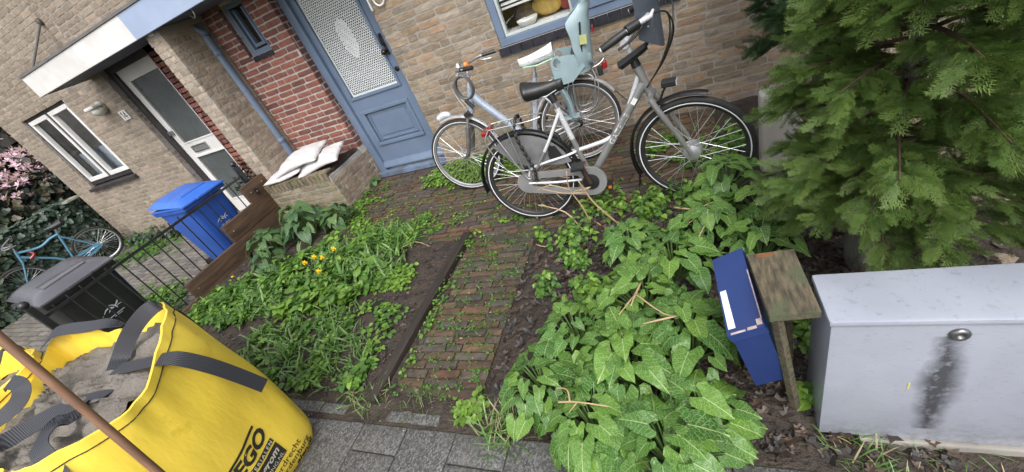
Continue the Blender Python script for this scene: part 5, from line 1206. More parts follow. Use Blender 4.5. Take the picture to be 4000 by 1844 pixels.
# ================================================================ vegetation
def leaf_mat(name, base, vein, rough=.32, vein_w=1.0, vscale=7, trans=.22, tint=None, net=.5):
    n = NT(name); uv = n.n('UVMap', uv_map='uv').outputs[0]; sp = n.n('SeparateXYZ', {'Vector': uv}); U, V, _ = sp.outputs
    au = n.math('ABSOLUTE', U); mid = n.ramp(au, .020 * vein_w, .008 * vein_w)
    jit = n.math('MULTIPLY', n.noise(n.n('VectorMath', {0: uv, 1: n.n('Combine' + 'XYZ', {'Z': n.math('MULTIPLY', n.n('ObjectInfo').outputs['Random'], 40.0)}).outputs[0]}, operation='ADD').outputs[0], 3.5, 2), 1.1)
    ph = n.math('ADD', n.math('MULTIPLY', n.math('SUBTRACT', V, n.math('MULTIPLY', au, .85)), vscale), jit)
    fr = n.math('ABSOLUTE', n.math('SUBTRACT', n.math('FRACT', ph), .5)); side = n.ramp(fr, .075 * vein_w, .02 * vein_w)
    vo = n.n('TexVoronoi', {'Vector': uv, 'Scale': 9.0}, feature='DISTANCE_TO_EDGE'); netf = n.math('MULTIPLY', n.ramp(vo.outputs['Distance'], .06, .015), net)
    vf = n.math('MAXIMUM', n.math('MAXIMUM', mid, n.math('MULTIPLY', side, .62)), netf)
    p = n.pos(); c = n.mix(n.ramp(n.noise(p, 5, 3), .35, .65), base, sh(base, .68)); oi = n.n('ObjectInfo')
    c = n.mix(n.math('MULTIPLY', n.math('POWER', oi.outputs['Random'], 1.4), .9), c, (base[0] * 2.5, base[1] * 1.65, base[2] * 1.1))
    c = n.mix(n.math('MULTIPLY', vf, .74), c, vein)
    b = n.n('BsdfPrincipled', {'Base Color': c, 'Roughness': rough, 'Specular IOR Level': .5})
    hgt = n.math('ADD', n.math('SUBTRACT', 1.0, vf), n.math('MULTIPLY', n.noise(uv, 7, 2), 1.2))
    n.set(b.inputs['Normal'], n.n('Bump', {'Strength': .55, 'Distance': .006, 'Height': hgt}).outputs[0])
    tr = n.n('BsdfTranslucent', {'Color': n.mix(1.0, c, (1.4, 1.6, .6), 'MULTIPLY')}).outputs[0]; mx = n.n('MixShader', {0: trans}); n.t.links.new(b.outputs[0], mx.inputs[1]); n.t.links.new(tr, mx.inputs[2])
    n.t.links.new(mx.outputs[0], n.out.inputs['Surface']); MATS[name] = n.m; return n.m
arum_m = leaf_mat('arum_leaf', (.060, .178, .030), (.46, .60, .26), vscale=6, net=.5, rough=.24, vein_w=1.15)
arumd_m = leaf_mat('dark_arum_leaf', (.050, .125, .050), (.20, .31, .17), vscale=6, net=.35)
ivy_m = leaf_mat('ivy_leaf', (.036, .065, .042), (.13, .17, .13), vscale=4, rough=.35, net=.1, trans=.08)
stem_m = mat('leaf_stalk', (.13, .22, .06), (.09, .16, .045), rough=.45)
def arum_leaf_mesh(seed, W=.44, arrow=.32, wave=.055):
    """arrow-shaped leaf in its own frame: joint at the origin, tip at +x (length 1), z up; 56 triangles"""
    r = random.Random(seed); rows = [-arrow, -arrow * .55, 0, .18, .42, .68, .87, 1.0]; out = [.27 + .1 * r.random(), .46, W, W * .97, W * .88, W * .62, W * .33, .006]; inn = [.20, .13, 0, 0, 0, 0, 0, 0]
    curl = r.uniform(.12, .5); fold = r.uniform(.2, .65); tw = r.uniform(-.15, .15); ph = r.uniform(0, 6)
    vs, uv, fs = [], [], []
    for s in (-1, 1):
        b = len(vs)
        for j, v in enumerate(rows):
            for k in range(3):
                t = k / 2; y = s * (inn[j] + (out[j] - inn[j]) * t); ay = abs(y)
                z = fold * ay * .8 - .5 * fold * ay * ay * 2 - curl * max(0, v) ** 2 - .35 * curl * (min(0, v)) ** 2 * 4 + wave * math.sin(v * 9 + ph + s) * t * 1.4 + tw * y * v
                x = v - (.06 * t * t if v > 0 else -.02 * t)
                vs.append((x, y, z)); uv.append((y, v))
        for j in range(len(rows) - 1):
            for k in range(2):
                a = b + j * 3 + k; q = (a, a + 1, a + 4, a + 3); fs.append(q if s > 0 else q[::-1])
    me = bpy.data.meshes.new('leaf'); me.from_pydata(vs, [], fs); me.update(); ul = me.uv_layers.new(name='uv')
    for l in me.loops: ul.data[l.index].uv = uv[l.vertex_index]
    bm = bmesh.new(); bm.from_mesh(me); bmesh.ops.remove_doubles(bm, verts=bm.verts, dist=.0005)
    for f in bm.faces:
        if f.normal.z < 0 and False: f.normal_flip()
    bm.to_mesh(me); bm.free(); me.shade_smooth(); return me
AR = [arum_leaf_mesh(i) for i in range(8)]
for m in AR: m.materials.append(arum_m)
AD = [arum_leaf_mesh(20 + i, W=.46, arrow=.26, wave=.04) for i in range(6)]
for m in AD: m.materials.append(arumd_m)
def stalk_mesh(h, bend):
    g = MB(); g.tube(smooth_path([(0, 0, 0), (bend * .25, 0, h * .55), (bend, 0, h)], 3), [.0055, .0042, .003], 5); me = g.mesh('stalk', True); me.materials.append(stem_m); return me
def arum(x, y, n, hgt, spread, size, meshes, label, seed, z0=None, group='arum plants'):
    r = random.Random(seed); z0 = soil_h(x, y) if z0 is None else z0
    t = empty('arum_plant', (x, y, z0), label=label, cat='plant', group=group)
    a0 = r.uniform(0, 6)
    for i in range(n):
        a = a0 + i * 2.4 + r.uniform(-.3, .3); f = (i + .5) / n; rad = spread * math.sqrt(f) * r.uniform(.75, 1.1); h = hgt * (1.05 - .62 * f) * r.uniform(.85, 1.12)
        px, py = rad * math.cos(a), rad * math.sin(a)
        g = MB(); g.tube(smooth_path([(px * .15, py * .15, -.01), (px * .5, py * .5, h * .6), (px, py, h)], 3), [.0055, .0045, .003], 5); g.build('stalk', stem_m, t, smooth=True)
        o = link('leaf', meshes[r.randrange(len(meshes))], t); s = size * r.uniform(.6, 1.25); o.location = (px, py, h); o.scale = (s, s * r.uniform(.85, 1.1), s)
        tilt = R(2 + 38 * f + r.uniform(-18, 18)); o.rotation_euler = (r.uniform(-.28, .28), tilt, a + r.uniform(-.5, .5))
    return t
RA = [  # right-hand bed: x, y, leaves, height, spread, leaf size, words
 (-.72, .95, 15, .21, .17, .20, 'pale-veined arum clump at the left tip of the right bed, beside the path'),
 (-.48, .80, 15, .25, .19, .22, 'pale-veined arum clump above the grass tuft at the front of the right bed'),
 (-.20, .74, 15, .27, .19, .235, 'pale-veined arum clump at the front edge, left of the leaf litter'),
 (-.08, .87, 12, .25, .13, .225, 'pale-veined arum clump right below the blue box'),
 (-.60, 1.22, 14, .22, .18, .20, 'pale-veined arum clump beside the bare soil, middle of the right bed'),
 (-.34, 1.05, 16, .30, .20, .235, 'tall pale-veined arum clump in the thick of the right bed'),
 (-.10, 1.18, 15, .31, .18, .225, 'pale-veined arum clump left of the blue box lid'),
 (-.30, 1.40, 13, .28, .18, .21, 'pale-veined arum clump under the dry broken stalks'),
 (-.16, 1.66, 13, .27, .18, .21, 'pale-veined arum clump behind the blue box, towards the front wheel'),
 (-.38, 1.86, 12, .22, .16, .19, 'pale-veined arum clump by the dry twigs near the rear wheel'),
 (.06, 1.95, 13, .27, .17, .21, 'pale-veined arum clump between the front wheel and the wooden board'),
 (.24, 1.72, 12, .27, .16, .20, 'arum clump between the wooden board and the conifer branches'),
 (.16, 2.30, 12, .28, .16, .20, 'arum clump hiding the bottom of the front wheel'),
 (.30, 2.02, 10, .26, .15, .19, 'shaded arum clump under the left conifer branches')]
for i, (x, y, n, h, s, z, lab) in enumerate(RA): arum(x, y, int(n * 2.7), h * .96, s * 1.22, z * .47, AR, lab, 100 + i)
LA = [(-4.15, 2.90, 13, .26, .18, .19, 'dark green arum clump against the planter, next to the boards'), (-3.86, 2.74, 14, .27, .20, .19, 'dark green arum clump in front of the planter'),
 (-3.52, 2.86, 10, .20, .16, .17, 'dark green arum clump at the planter corner'), (-4.28, 2.50, 12, .22, .17, .17, 'dark green arum clump beside the tallest boards'), (-4.00, 2.22, 9, .17, .16, .15, 'low dark arum clump beside the middle boards')]
for i, (x, y, n, h, s, z, lab) in enumerate(LA): arum(x, y, int(n * 2.0), h * 1.15, s * 1.15, z * .72, AD, lab, 140 + i, group='dark arum plants')
arum(-2.55, 1.98, 8, .12, .13, .16, AR, 'small pale-veined arum among the left bed greenery', 170); arum(-3.60, 3.80 - .12, 5, .08, .06, .08, AD, 'tiny dark leafed plant at the corner of the door step', 171, z0=0, group='dark arum plants')

# ---- small foliage as joined leaf masses -----------------------------------------------------
def tri_leaf(kind, r):
    """unit leaf, length 1 along x; returns V, F (quads)"""
    if kind == 'round':
        V = [(0, 0, 0), (.25, .34, .05), (.25, -.34, .05), (.62, .40, .02), (.62, -.40, .02), (1, 0, -.12), (.5, 0, -.03)]
        F = [(0, 6, 3, 1), (0, 2, 4, 6), (6, 5, 3, 3), (6, 4, 5, 5)]
        F = [(0, 6, 1), (6, 3, 1), (6, 5, 3), (0, 2, 6), (2, 4, 6), (6, 4, 5)]
    elif kind == 'heart':
        V = [(0, 0, 0), (-.1, .25, .06), (-.1, -.25, .06), (.22, .45, .06), (.22, -.45, .06), (.6, .30, 0), (.6, -.30, 0), (1, 0, -.15), (.35, 0, -.03)]
        F = [(0, 8, 1), (8, 3, 1), (8, 5, 3), (8, 7, 5), (0, 2, 8), (2, 4, 8), (4, 6, 8), (6, 7, 8)]
    elif kind == 'blade':
        V = [(0, .03, 0), (0, -.03, 0), (.4, .04, .02), (.4, -.04, .02), (.75, .03, -.07), (.75, -.03, -.07), (1, 0, -.2)]
        F = [(0, 1, 3), (0, 3, 2), (2, 3, 5), (2, 5, 4), (4, 5, 6)]
    elif kind == 'strap':
        V = [(0, .045, 0), (0, -.045, 0), (.35, .055, .06), (.35, -.055, .06), (.7, .05, .0), (.7, -.05, .0), (1, 0, -.16), (.35, 0, .04), (.7, 0, -.02), (0, 0, -.01)]
        F = [(9, 7, 0), (7, 2, 0), (1, 7, 9), (1, 3, 7), (7, 8, 2), (8, 4, 2), (3, 8, 7), (3, 5, 8), (8, 6, 4), (5, 6, 8)]
    elif kind == 'litter':
        V = [(0, 0, .02), (.10, .20, .12), (.32, .14, .0), (.42, .42, .16), (.62, .18, .02), (1, .05, .14), (.66, -.16, -.02), (.50, -.40, .12), (.34, -.13, .0), (.08, -.22, .10), (.42, 0, -.07)]
        F = [(10, 1, 0), (10, 2, 1), (10, 3, 2), (10, 4, 3), (10, 5, 4), (10, 6, 5), (10, 7, 6), (10, 8, 7), (10, 9, 8), (10, 0, 9)]
    return np.array(V, float), np.array(F)
LEAF = {k: tri_leaf(k, None) for k in ('round', 'heart', 'blade', 'strap', 'litter')}
def rotmat(yaw, pitch, roll):
    cy, sy, cp, sp, cr_, sr = np.cos(yaw), np.sin(yaw), np.cos(pitch), np.sin(pitch), np.cos(roll), np.sin(roll)
    Rz = np.array([[cy, -sy, 0], [sy, cy, 0], [0, 0, 1]]); Ry = np.array([[cp, 0, sp], [0, 1, 0], [-sp, 0, cp]]); Rx = np.array([[1, 0, 0], [0, cr_, -sr], [0, sr, cr_]])
    return Rz @ Ry @ Rx
def put(ch, kind, p, size, yaw, pitch, roll, col, wid=1.0):
    V, F = LEAF[kind]; M_ = rotmat(yaw, pitch, roll); ch.append(((V * [size, size * wid, size]) @ M_.T + p, F, col))
green_m = mat('small_leaf', (1, 1, 1), (.78, .8, .7), rough=.38, scale=30, tint='vc', trans=.22)
litter_m = mat('leaf_litter', (1, 1, 1), (.6, .58, .55), rough=.55, scale=30, tint='vc', bump=.4, bscale=120)
LIME = ((.17, .30, .045), (.13, .25, .04), (.20, .33, .06)); MID = ((.085, .19, .03), (.11, .22, .045), (.07, .16, .03)); DEEP = ((.05, .12, .035), (.06, .14, .04), (.075, .15, .05)); BLADE = ((.095, .20, .04), (.12, .24, .055), (.17, .28, .09)); DRY = ((.36, .30, .19), (.28, .22, .13))
rv = random.Random(99)
def colv(pal, k=.25):
    c = rv.choice(pal); f = rv.uniform(1 - k, 1 + k); return (c[0] * f, c[1] * f, c[2] * f)
def rosette(ch, x, y, n, size, kind='round', pal=MID, h=.03, z=None):
    z = soil_h(x, y) if z is None else z; a0 = rv.uniform(0, 6)
    for i in range(n):
        a = a0 + i * 2.4; d = rv.uniform(.1, .5) * size; put(ch, kind, (x + d * math.cos(a), y + d * math.sin(a), z + rv.uniform(.2, 1) * h), size * rv.uniform(.7, 1.2), a + rv.uniform(-.4, .4), rv.uniform(-.3, .35), rv.uniform(-.3, .3), colv(pal))
def sprout(ch, x, y, hgt, size, pal, kind='heart', tiers=4, z=None):
    """upright stem with opposite leaves (dead-nettle)"""
    z = soil_h(x, y) if z is None else z; lx, ly = rv.uniform(-.2, .2), rv.uniform(-.2, .2); a = rv.uniform(0, 6)
    ch.append((np.array([(x - .002, y, z - .01), (x + .002, y, z - .01), (x + lx * hgt + .001, y + ly * hgt, z + hgt), (x + lx * hgt - .001, y + ly * hgt, z + hgt)]), np.array([(0, 1, 2, 3)]), (.10, .17, .05)))
    for k in range(tiers):
        f = (k + 1) / tiers; zz = z + hgt * f; a += 1.57 + rv.uniform(-.3, .3); s = size * (1.1 - .45 * f)
        for q in (0, PI): put(ch, kind, (x + lx * hgt * f, y + ly * hgt * f, zz), s * rv.uniform(.8, 1.15), a + q + rv.uniform(-.3, .3), rv.uniform(.0, .5), rv.uniform(-.25, .25), colv(pal))
def tuft(ch, x, y, n, L, kind='blade', pal=BLADE, z=None, lean=(.25, 1.15), wid=1.0, spread=.03):
    z = soil_h(x, y) if z is None else z
    for i in range(n):
        a = rv.uniform(0, 2 * PI); put(ch, kind, (x + rv.gauss(0, spread), y + rv.gauss(0, spread), z), L * rv.uniform(.55, 1.15), a, -rv.uniform(*lean), rv.uniform(-.3, .3), colv(pal), wid)
def scatter(n, x0, x1, y0, y1, dens=None):
    for _ in range(n):
        x, y = rv.uniform(x0, x1), rv.uniform(y0, y1)
        if dens is None or rv.random() < dens(x, y): yield x, y
def as_thing(name, ch, label, cat, m=green_m, kind=None, group=None):
    o = joined(name, ch, m, None, smooth=False); tag(o, label, cat, group, kind); return o
blob2 = lambda cx, cy, rx, ry: (lambda x, y: max(0, 1 - ((x - cx) / rx) ** 2 - ((y - cy) / ry) ** 2) ** .5)
# chickweed carpet by the wall
ch = []
for x, y in scatter(900, -3.0, -1.2, 2.95, 3.8, lambda x, y: blob2(-2.0, 3.48, .78, .34)(x, y) ** .7): rosette(ch, x, y, 6, rv.uniform(.028, .05), 'round', LIME, .06, z=.0)
as_thing('chickweed', ch, 'bright green chickweed carpet at the wall behind the front wheel of the leaning bicycle', 'ground cover', kind='stuff')
# moss and seedlings in the joints of the brick path
ch = []
def jointz(x, y): return .004
for x, y in scatter(2600, -3.6, .2, 2.35, 3.75): 
    k = math.floor((y - 2.30) / .057); yy = 2.30 + k * .057 + rv.uniform(-.004, .006)
    d = .35 + .65 * bounded_noise(x, y, 0, 1.6)
    if rv.random() < d * (.85 if x < -1.5 else .4): rosette(ch, x, yy, rv.choice((2, 3, 4)), rv.uniform(.012, .026), 'round', LIME if rv.random() < .45 else MID, .015, z=.006)
for x, y in scatter(260, -1.67, -1.1, .93, 2.3):
    k = math.floor((y - .93) / .057); yy = .93 + k * .057 + rv.uniform(-.004, .006); rosette(ch, x, yy, 3, rv.uniform(.010, .022), 'round', MID, .012, z=.006)
for x, y in scatter(120, -1.70, -1.62, .95, 2.4, lambda x, y: .5 + bounded_noise(x, y, 4, 5)): rosette(ch, x, y, 3, rv.uniform(.015, .035), 'round', LIME if rv.random() < .5 else MID, .025, z=.01)
for x, y in scatter(90, -1.66, -1.1, .95, 2.35): tuft(ch, x, y, 4, .04, z=.004, spread=.012)
for (cx, cy, n, s) in ((-3.48, 3.2, 34, .05), (-3.4, 2.95, 30, .045), (-3.2, 2.72, 30, .04), (-2.95, 2.66, 26, .04), (-2.4, 2.62, 26, .035), (-2.1, 2.55, 24, .035), (-3.55, 3.45, 18, .045), (-1.3, 2.5, 18, .035), (-.2, 3.2, 12, .05), (.0, 2.9, 12, .05)):
    for _ in range(n): rosette(ch, cx + rv.gauss(0, .12), cy + rv.gauss(0, .06), 4, s * rv.uniform(.6, 1.1), 'round', LIME if rv.random() < .5 else MID, .03, z=.006)
as_thing('joint_weeds', ch, 'tiny green seedlings sprouting in the joints of the brick path', 'weeds', kind='stuff')
# low greenery of the left bed
ch = []
for x, y in scatter(1100, -4.6, -2.1, 1.25, 2.75, lambda x, y: max(blob2(-3.1, 2.0, .95, .50)(x, y), blob2(-3.9, 1.75, .6, .35)(x, y) * .8, blob2(-3.0, 2.42, .5, .25)(x, y) * .6)):
    t = rv.random(); n_ = bounded_noise(x, y, 5, 2.5)
    if n_ > .12: rosette(ch, x, y, 7, rv.uniform(.05, .09), 'heart', MID if t < .6 else LIME, .11)
    elif n_ > -.12: sprout(ch, x, y, rv.uniform(.08, .18), rv.uniform(.04, .065), MID if t < .6 else LIME, 'heart', 4)
    else: tuft(ch, x, y, 7, rv.uniform(.12, .2), 'strap', BLADE, wid=1.1)
for x, y in scatter(90, -2.45, -2.0, 1.75, 2.0): rosette(ch, x, y, 5, .04, 'round', LIME, .04)
for x, y in scatter(260, -4.55, -3.6, 1.45, 1.95): rosette(ch, x, y, 6, rv.uniform(.035, .06), 'heart', MID if rv.random() < .7 else LIME, .06)
for x, y in scatter(160, -2.85, -2.3, 2.3, 2.55): (rosette(ch, x, y, 6, rv.uniform(.03, .05), 'round', LIME, .06) if rv.random() < .6 else tuft(ch, x, y, 8, .16, 'blade', BLADE))
for x, y in scatter(420, -3.3, -1.9, .92, 1.6, lambda x, y: .45 + .9 * bounded_noise(x, y, 2, 3)): rosette(ch, x, y, 6, rv.uniform(.025, .05), 'heart' if rv.random() < .5 else 'round', MID if rv.random() < .5 else LIME, .05)
as_thing('bed_greenery', ch, 'mixed low green leaves covering the left flower bed', 'ground cover', kind='stuff')
# bluebell clumps (strap leaves) front of the left bed
spots = [(-2.9, 1.32, .26), (-2.72, 1.18, .26), (-2.5, 1.35, .22), (-2.45, 1.08, .24), (-2.3, 1.25, .22), (-2.62, 1.5, .2), (-3.05, 1.12, .26), (-2.75, .98, .24), (-2.25, 1.02, .2), (-2.15, 1.3, .18), (-2.9, 1.55, .2), (-3.2, 1.35, .22), (-2.05, 1.12, .16), (-2.38, 1.5, .17), (-1.98, .95, .13)]
words = ['leaning over the bag edge', 'beside the yellow bag wall', 'in the middle of the front bed', 'above the edging stones', 'right of the front bed centre', 'below the daffodils', 'nearest the top of the yellow bag', 'behind the bag corner', 'nearest the edging stones', 'beside bare soil near the plank', 'under the daffodil leaves', 'left among the litter', 'small, close to the plank', 'short, in the upper bed', 'shortest, at the bed corner']
for i, (x, y, L) in enumerate(spots):
    ch = []
    tuft(ch, x, y, int(34 + 20 * L * 4), L * .56, 'strap', BLADE, lean=(.15, 1.2), wid=.9, spread=.055)
    as_thing('bluebell_clump', ch, 'strap-leaved bluebell clump ' + words[i], 'plant', group='strap-leaved clumps in the left bed')
# grass tufts
gs = [(-.94, .79, .12, 130, 'grass tuft in front of the arum leaves'), (-1.80, .90, .09, 90, 'grass and clover tuft at the foot of the plank'), (.40, .845, .09, 90, 'grass tuft under the cabinet edge'), (-1.13, .88, .08, 50, 'leafy weed beside the last path bricks'), (-2.9, 2.45, .16, 70, 'grass tuft below the planter corner'), (-1.45, .90, .06, 60, 'sparse grass below the last path bricks'), (.62, .85, .06, 50, 'thin grass before the cabinet plinth')]
for (x, y, L, n, lab) in gs:
    ch = []
    if 'weed' in lab:
        for _ in range(16): rosette(ch, x + rv.gauss(0, .035), y + rv.gauss(0, .035), 5, rv.uniform(.03, .05), 'round', LIME, .04)
    else: tuft(ch, x, y, n, L, 'blade', BLADE + DRY[:1], lean=(.2, 1.2), wid=.7, spread=.06)
    as_thing('grass_tuft', ch, lab, 'grass')
# dead-nettle patches in the right bed
np_ = [(-.55, 2.42, .17, 46, 'nettle patch between the two wheels of the nearest bicycle'), (-.25, 2.33, .16, 50, 'nettle patch before the front wheel, left part'), (-.05, 2.42, .10, 24, 'nettle patch at the bottom of the front wheel'), (-.74, 2.06, .11, 30, 'nettle patch left of the dry twigs'), (-.72, 1.86, .10, 26, 'nettle patch on the bare soil'), (-.58, 1.60, .13, 34, 'nettle patch above the arum leaves'), (-.86, 1.62, .06, 10, 'few nettle sprouts beside the path'), (-.60, 1.46, .10, 24, 'nettle patch touching the arum leaves'), (.20, 2.9, .14, 30, 'broad-leaved weeds behind the front wheel'), (.28, 3.05, .12, 26, 'weeds at the wall beside the stone panel'), (-.15, 3.3, .10, 16, 'weed tuft at the wall seen through the front wheel'), (-.30, 3.15, .06, 8, 'single leafy weed on the bricks behind the front wheel'), (.33, 1.30, .10, 26, 'weeds between the wooden board and the cabinet'), (.27, .99, .03, 3, 'lobed leaf at the foot of the stake'), (-1.02, 2.16, .05, 8, 'tiny weeds under the rear wheel')]
for (x, y, sp, n, lab) in np_:
    t = empty('nettle_patch', (x, y, 0), label=lab, cat='plant', group='nettle patches')
    for _ in range(n):
        ch = []; sprout(ch, rv.gauss(0, sp * .55), rv.gauss(0, sp * .5), rv.uniform(.05, .15), rv.uniform(.035, .058), MID if rv.random() < .45 else LIME, 'heart', 3, z=soil_h(x, y)); joined('sprout', ch, green_m, t)
# daffodils
ym = mat('daffodil_petal', (.80, .60, .03), (.75, .50, .02), rough=.5)
for (x, y, h, lab) in ((-2.90, 2.13, .20, 'rightmost yellow daffodil of the group'), (-2.97, 2.04, .2, 'yellow daffodil facing the camera in the middle of the group'), (-3.08, 2.05, .2, 'yellow daffodil second from the left of the group'), (-3.16, 2.0, .19, 'leftmost yellow daffodil of the group'), (-2.93, 1.90, .16, 'small yellow daffodil in front of the group'), (-4.08, 1.93, .18, 'lone yellow daffodil beside the boards')):
    t = empty('daffodil', (x, y, soil_h(x, y)), rv.uniform(-.5, .5), label=lab, cat='flower', group='yellow daffodils')
    g = MB(); g.tube(smooth_path([(0, 0, 0), (.01, 0, h * .6), (.0, -.01, h)], 3), .003, 5); g.build('stem', stem_m, t)
    for i in range(6):
        a = i * PI / 3; g = MB(); d = Vector((math.cos(a), 0, math.sin(a))); w_ = Vector((-math.sin(a), 0, math.cos(a))) * .008; o = Vector((0, -.015, h)); g.add([o, o + d * .014 + w_, o + d * .03 + Vector((0, .004, 0)), o + d * .014 - w_], [(0, 1, 2, 3)]); g.build('petal', ym, t)
    g = MB(); g.lathe((0, -.013, h), (0, -1, 0), [(0, .004), (.012, .008), (.02, .010)], 8, cap=False); g.build('trumpet', ym, t)
# dead leaves and crumbs over the soil
ch = []; LIT = ((.036, .026, .022), (.05, .036, .028), (.07, .045, .034), (.045, .038, .036), (.085, .055, .038), (.026, .02, .018), (.055, .05, .05), (.12, .09, .07))
dl = lambda x, y: (1.0 if x > -.82 and y < 2.5 else .4) * (0 if PATH(x, y) and not (x > -.9 and y < 2.6) else 1)
for x, y in scatter(5200, -1.12, .62, .80, 2.62, dl): put(ch, 'litter', (x, y, soil_h(x, y) + rv.uniform(-.002, .02)), rv.uniform(.022, .066), rv.uniform(0, 6.28), rv.uniform(-.3, .3), rv.uniform(-.4, .4), colv(LIT, .3))
for x, y in scatter(3600, -4.6, -1.78, .86, 2.7, lambda x, y: .55 + .45 * max(0, bounded_noise(x, y, 9, 2))): put(ch, 'litter', (x, y, soil_h(x, y) + rv.uniform(-.002, .012)), rv.uniform(.012, .04), rv.uniform(0, 6.28), rv.uniform(-.4, .4), rv.uniform(-.5, .5), colv(LIT, .3))
for x, y in scatter(900, .6, 2.4, 1.1, 3.7): put(ch, 'litter', (x, y, soil_h(x, y) + .01), rv.uniform(.03, .06), rv.uniform(0, 6.28), rv.uniform(-.4, .4), rv.uniform(-.5, .5), colv(LIT + DRY, .3))
for x, y in scatter(350, -1.7, -1.0, .85, 2.4): put(ch, 'litter', (x, y, .012), rv.uniform(.008, .022), rv.uniform(0, 6.28), rv.uniform(-.3, .3), rv.uniform(-.3, .3), colv(LIT + DRY, .3))
as_thing('leaf_litter', ch, 'dark dead leaves and crumbs strewn over the soil', 'leaf litter', litter_m, 'stuff')
# white grit
ch = []
for x, y in scatter(90, -2.2, -1.2, .68, 1.5): put(ch, 'litter', (x, y, soil_h(x, y) + .006 if y > .77 else .004), rv.uniform(.004, .010), rv.uniform(0, 6), rv.uniform(-.5, .5), rv.uniform(-.5, .5), (.6, .58, .55))
as_thing('grit', ch, 'small white grit on the soil and slabs', 'grit', litter_m, 'stuff')
# dry stalks
straw = mat('dry_stalk', (.50, .36, .21), (.38, .26, .15), rough=.6, scale=20)
def stalk(parts, label, cat='twig'):
    t = empty('dry_twig', (0, 0, 0), label=label, cat=cat, group='dry straw-coloured stalks')
    for i, (p, r_) in enumerate(parts): 
        g = MB(); g.tube(smooth_path(p, 3), [r_, r_ * .55], 6); g.build('main_stem' if i == 0 else 'side_stem', straw, t, smooth=True)
stalk([([(-.68, 2.24, .02), (-.70, 2.23, .2), (-.745, 2.22, .36), (-.72, 2.2, .50)], .006), ([(-.735, 2.22, .345), (-.85, 2.2, .42), (-.96, 2.19, .40)], .004), ([(-.74, 2.22, .33), (-.60, 2.2, .36), (-.66, 2.18, .35)], .004)], 'forked dry stalk crossing the chain case of the nearest bicycle')
stalk([([(-.49, 2.22, .02), (-.60, 2.2, .22), (-.64, 2.19, .34), (-.66, 2.18, .43)], .007), ([(-.642, 2.19, .33), (-.78, 2.18, .36), (-.90, 2.17, .42)], .004)], 'thick dry stalk leaning left across the chain case')
stalk([([(-.60, 2.0, .03), (-.72, 2.16, .05), (-.83, 2.24, .17), (-1.0, 2.24, .26)], .0075), ([(-.93, 2.24, .225), (-.97, 2.23, .27)], .004)], 'longest dry stalk lying towards the rear wheel')
stalk([([(-.66, 2.26, .05), (-.52, 2.1, .05), (-.47, 2.02, .03)], .005)], 'short dry stalk on the soil by the nettles')
stalk([([(-.28, 1.40, .30), (-.30, 1.28, .33), (-.31, 1.22, .34)], .006), ([(-.30, 1.29, .33), (-.36, 1.18, .33)], .0035), ([(-.30, 1.30, .33), (-.18, 1.18, .33), (-.12, 1.16, .34)], .004), ([(-.12, 1.16, .34), (-.26, 1.12, .34)], .005)], 'broken straw-coloured stalk lying on the arum leaves left of the blue box')
stalk([([(-.13, 2.06, .22), (-.02, 1.98, .25), (.06, 1.99, .27), (.12, 2.0, .27)], .006), ([(.06, 1.99, .26), (.10, 1.86, .26), (.14, 1.76, .25)], .005), ([(.05, 1.98, .26), (-.06, 1.86, .25)], .004), ([(.07, 1.95, .26), (-.02, 1.74, .25)], .004)], 'branching dry stalk over the leaves before the front wheel')
stalk([([(-.58, .80, .27), (-.50, .80, .28), (-.38, .79, .28)], .0045), ([(-.53, .80, .28), (-.55, .85, .28), (-.60, .86, .27)], .004), ([(-.50, .80, .28), (-.53, .76, .27)], .003)], 'small forked dry stalk on the frontmost arum leaves')
stalk([([(-2.38, 2.22, .03), (-2.22, 2.30, .04), (-2.05, 2.24, .02)], .005)], 'bent pale straw lying left of the plank')
stalk([([(-1.06, 2.1, .03), (-.98, 2.05, .04), (-.90, 2.08, .03)], .004), ([(-.95, 2.06, .035), (-.88, 1.98, .03)], .003)], 'thin pale straw on the soil right of the path')
stalk([([(-.86, 1.90, .05), (-.89, 1.80, .02)], .005), ([(-.80, 1.86, .05), (-.88, 1.78, .02)], .004)], 'pair of short pale stalks standing on bare soil')
# ================================================================ conifers
def spray_np(seed, n=8):
    """narrow, ferny cypress spray along +x, unit length; tip weight returned per vertex (about 150 small triangles)"""
    r = random.Random(seed); V = []; F = []; Wt = []
    def tri(p, d, L, w, t0, t1, sag=0):
        q = np.array([-d[1], d[0], 0]) * w; b = len(V); V.extend([p + q, p - q, p + d * L + [0, 0, -sag]]); Wt.extend([t0, t0, t1]); F.append((b, b + 1, b + 2))
    tri(np.zeros(3), np.array([1., 0, 0]), 1.08, .020, 0., .9, .10)
    for k in range(n):
        x = .05 + .9 * (k + .5) / n
        for s in (-1, 1):
            a = s * R(r.uniform(30, 46)); L = .40 * (1 - .66 * x) * r.uniform(.75, 1.2); d = np.array([math.cos(a), math.sin(a), 0]); p = np.array([x + r.uniform(-.03, .03), 0, -.10 * x * x]); up = r.uniform(-.05, .09)
            d3 = d + [0, 0, up]; tri(p, d3, L, .016, .1, 1.0, .03)
            m = max(2, int(L / .075))
            for j in range(m):
                t = (j + .6) / (m + .3); pp = p + d3 * L * t
                for s2 in (-1, 1):
                    a2 = a + s2 * R(r.uniform(28, 44)); tri(pp, np.array([math.cos(a2), math.sin(a2), r.uniform(-.1, .25)]), (.13 * (1 - .5 * t) + .03) * r.uniform(.8, 1.25), .0135, .25, 1.0)
    return np.array(V), np.array(F), np.array(Wt)
SPR = [spray_np(i) for i in range(5)]
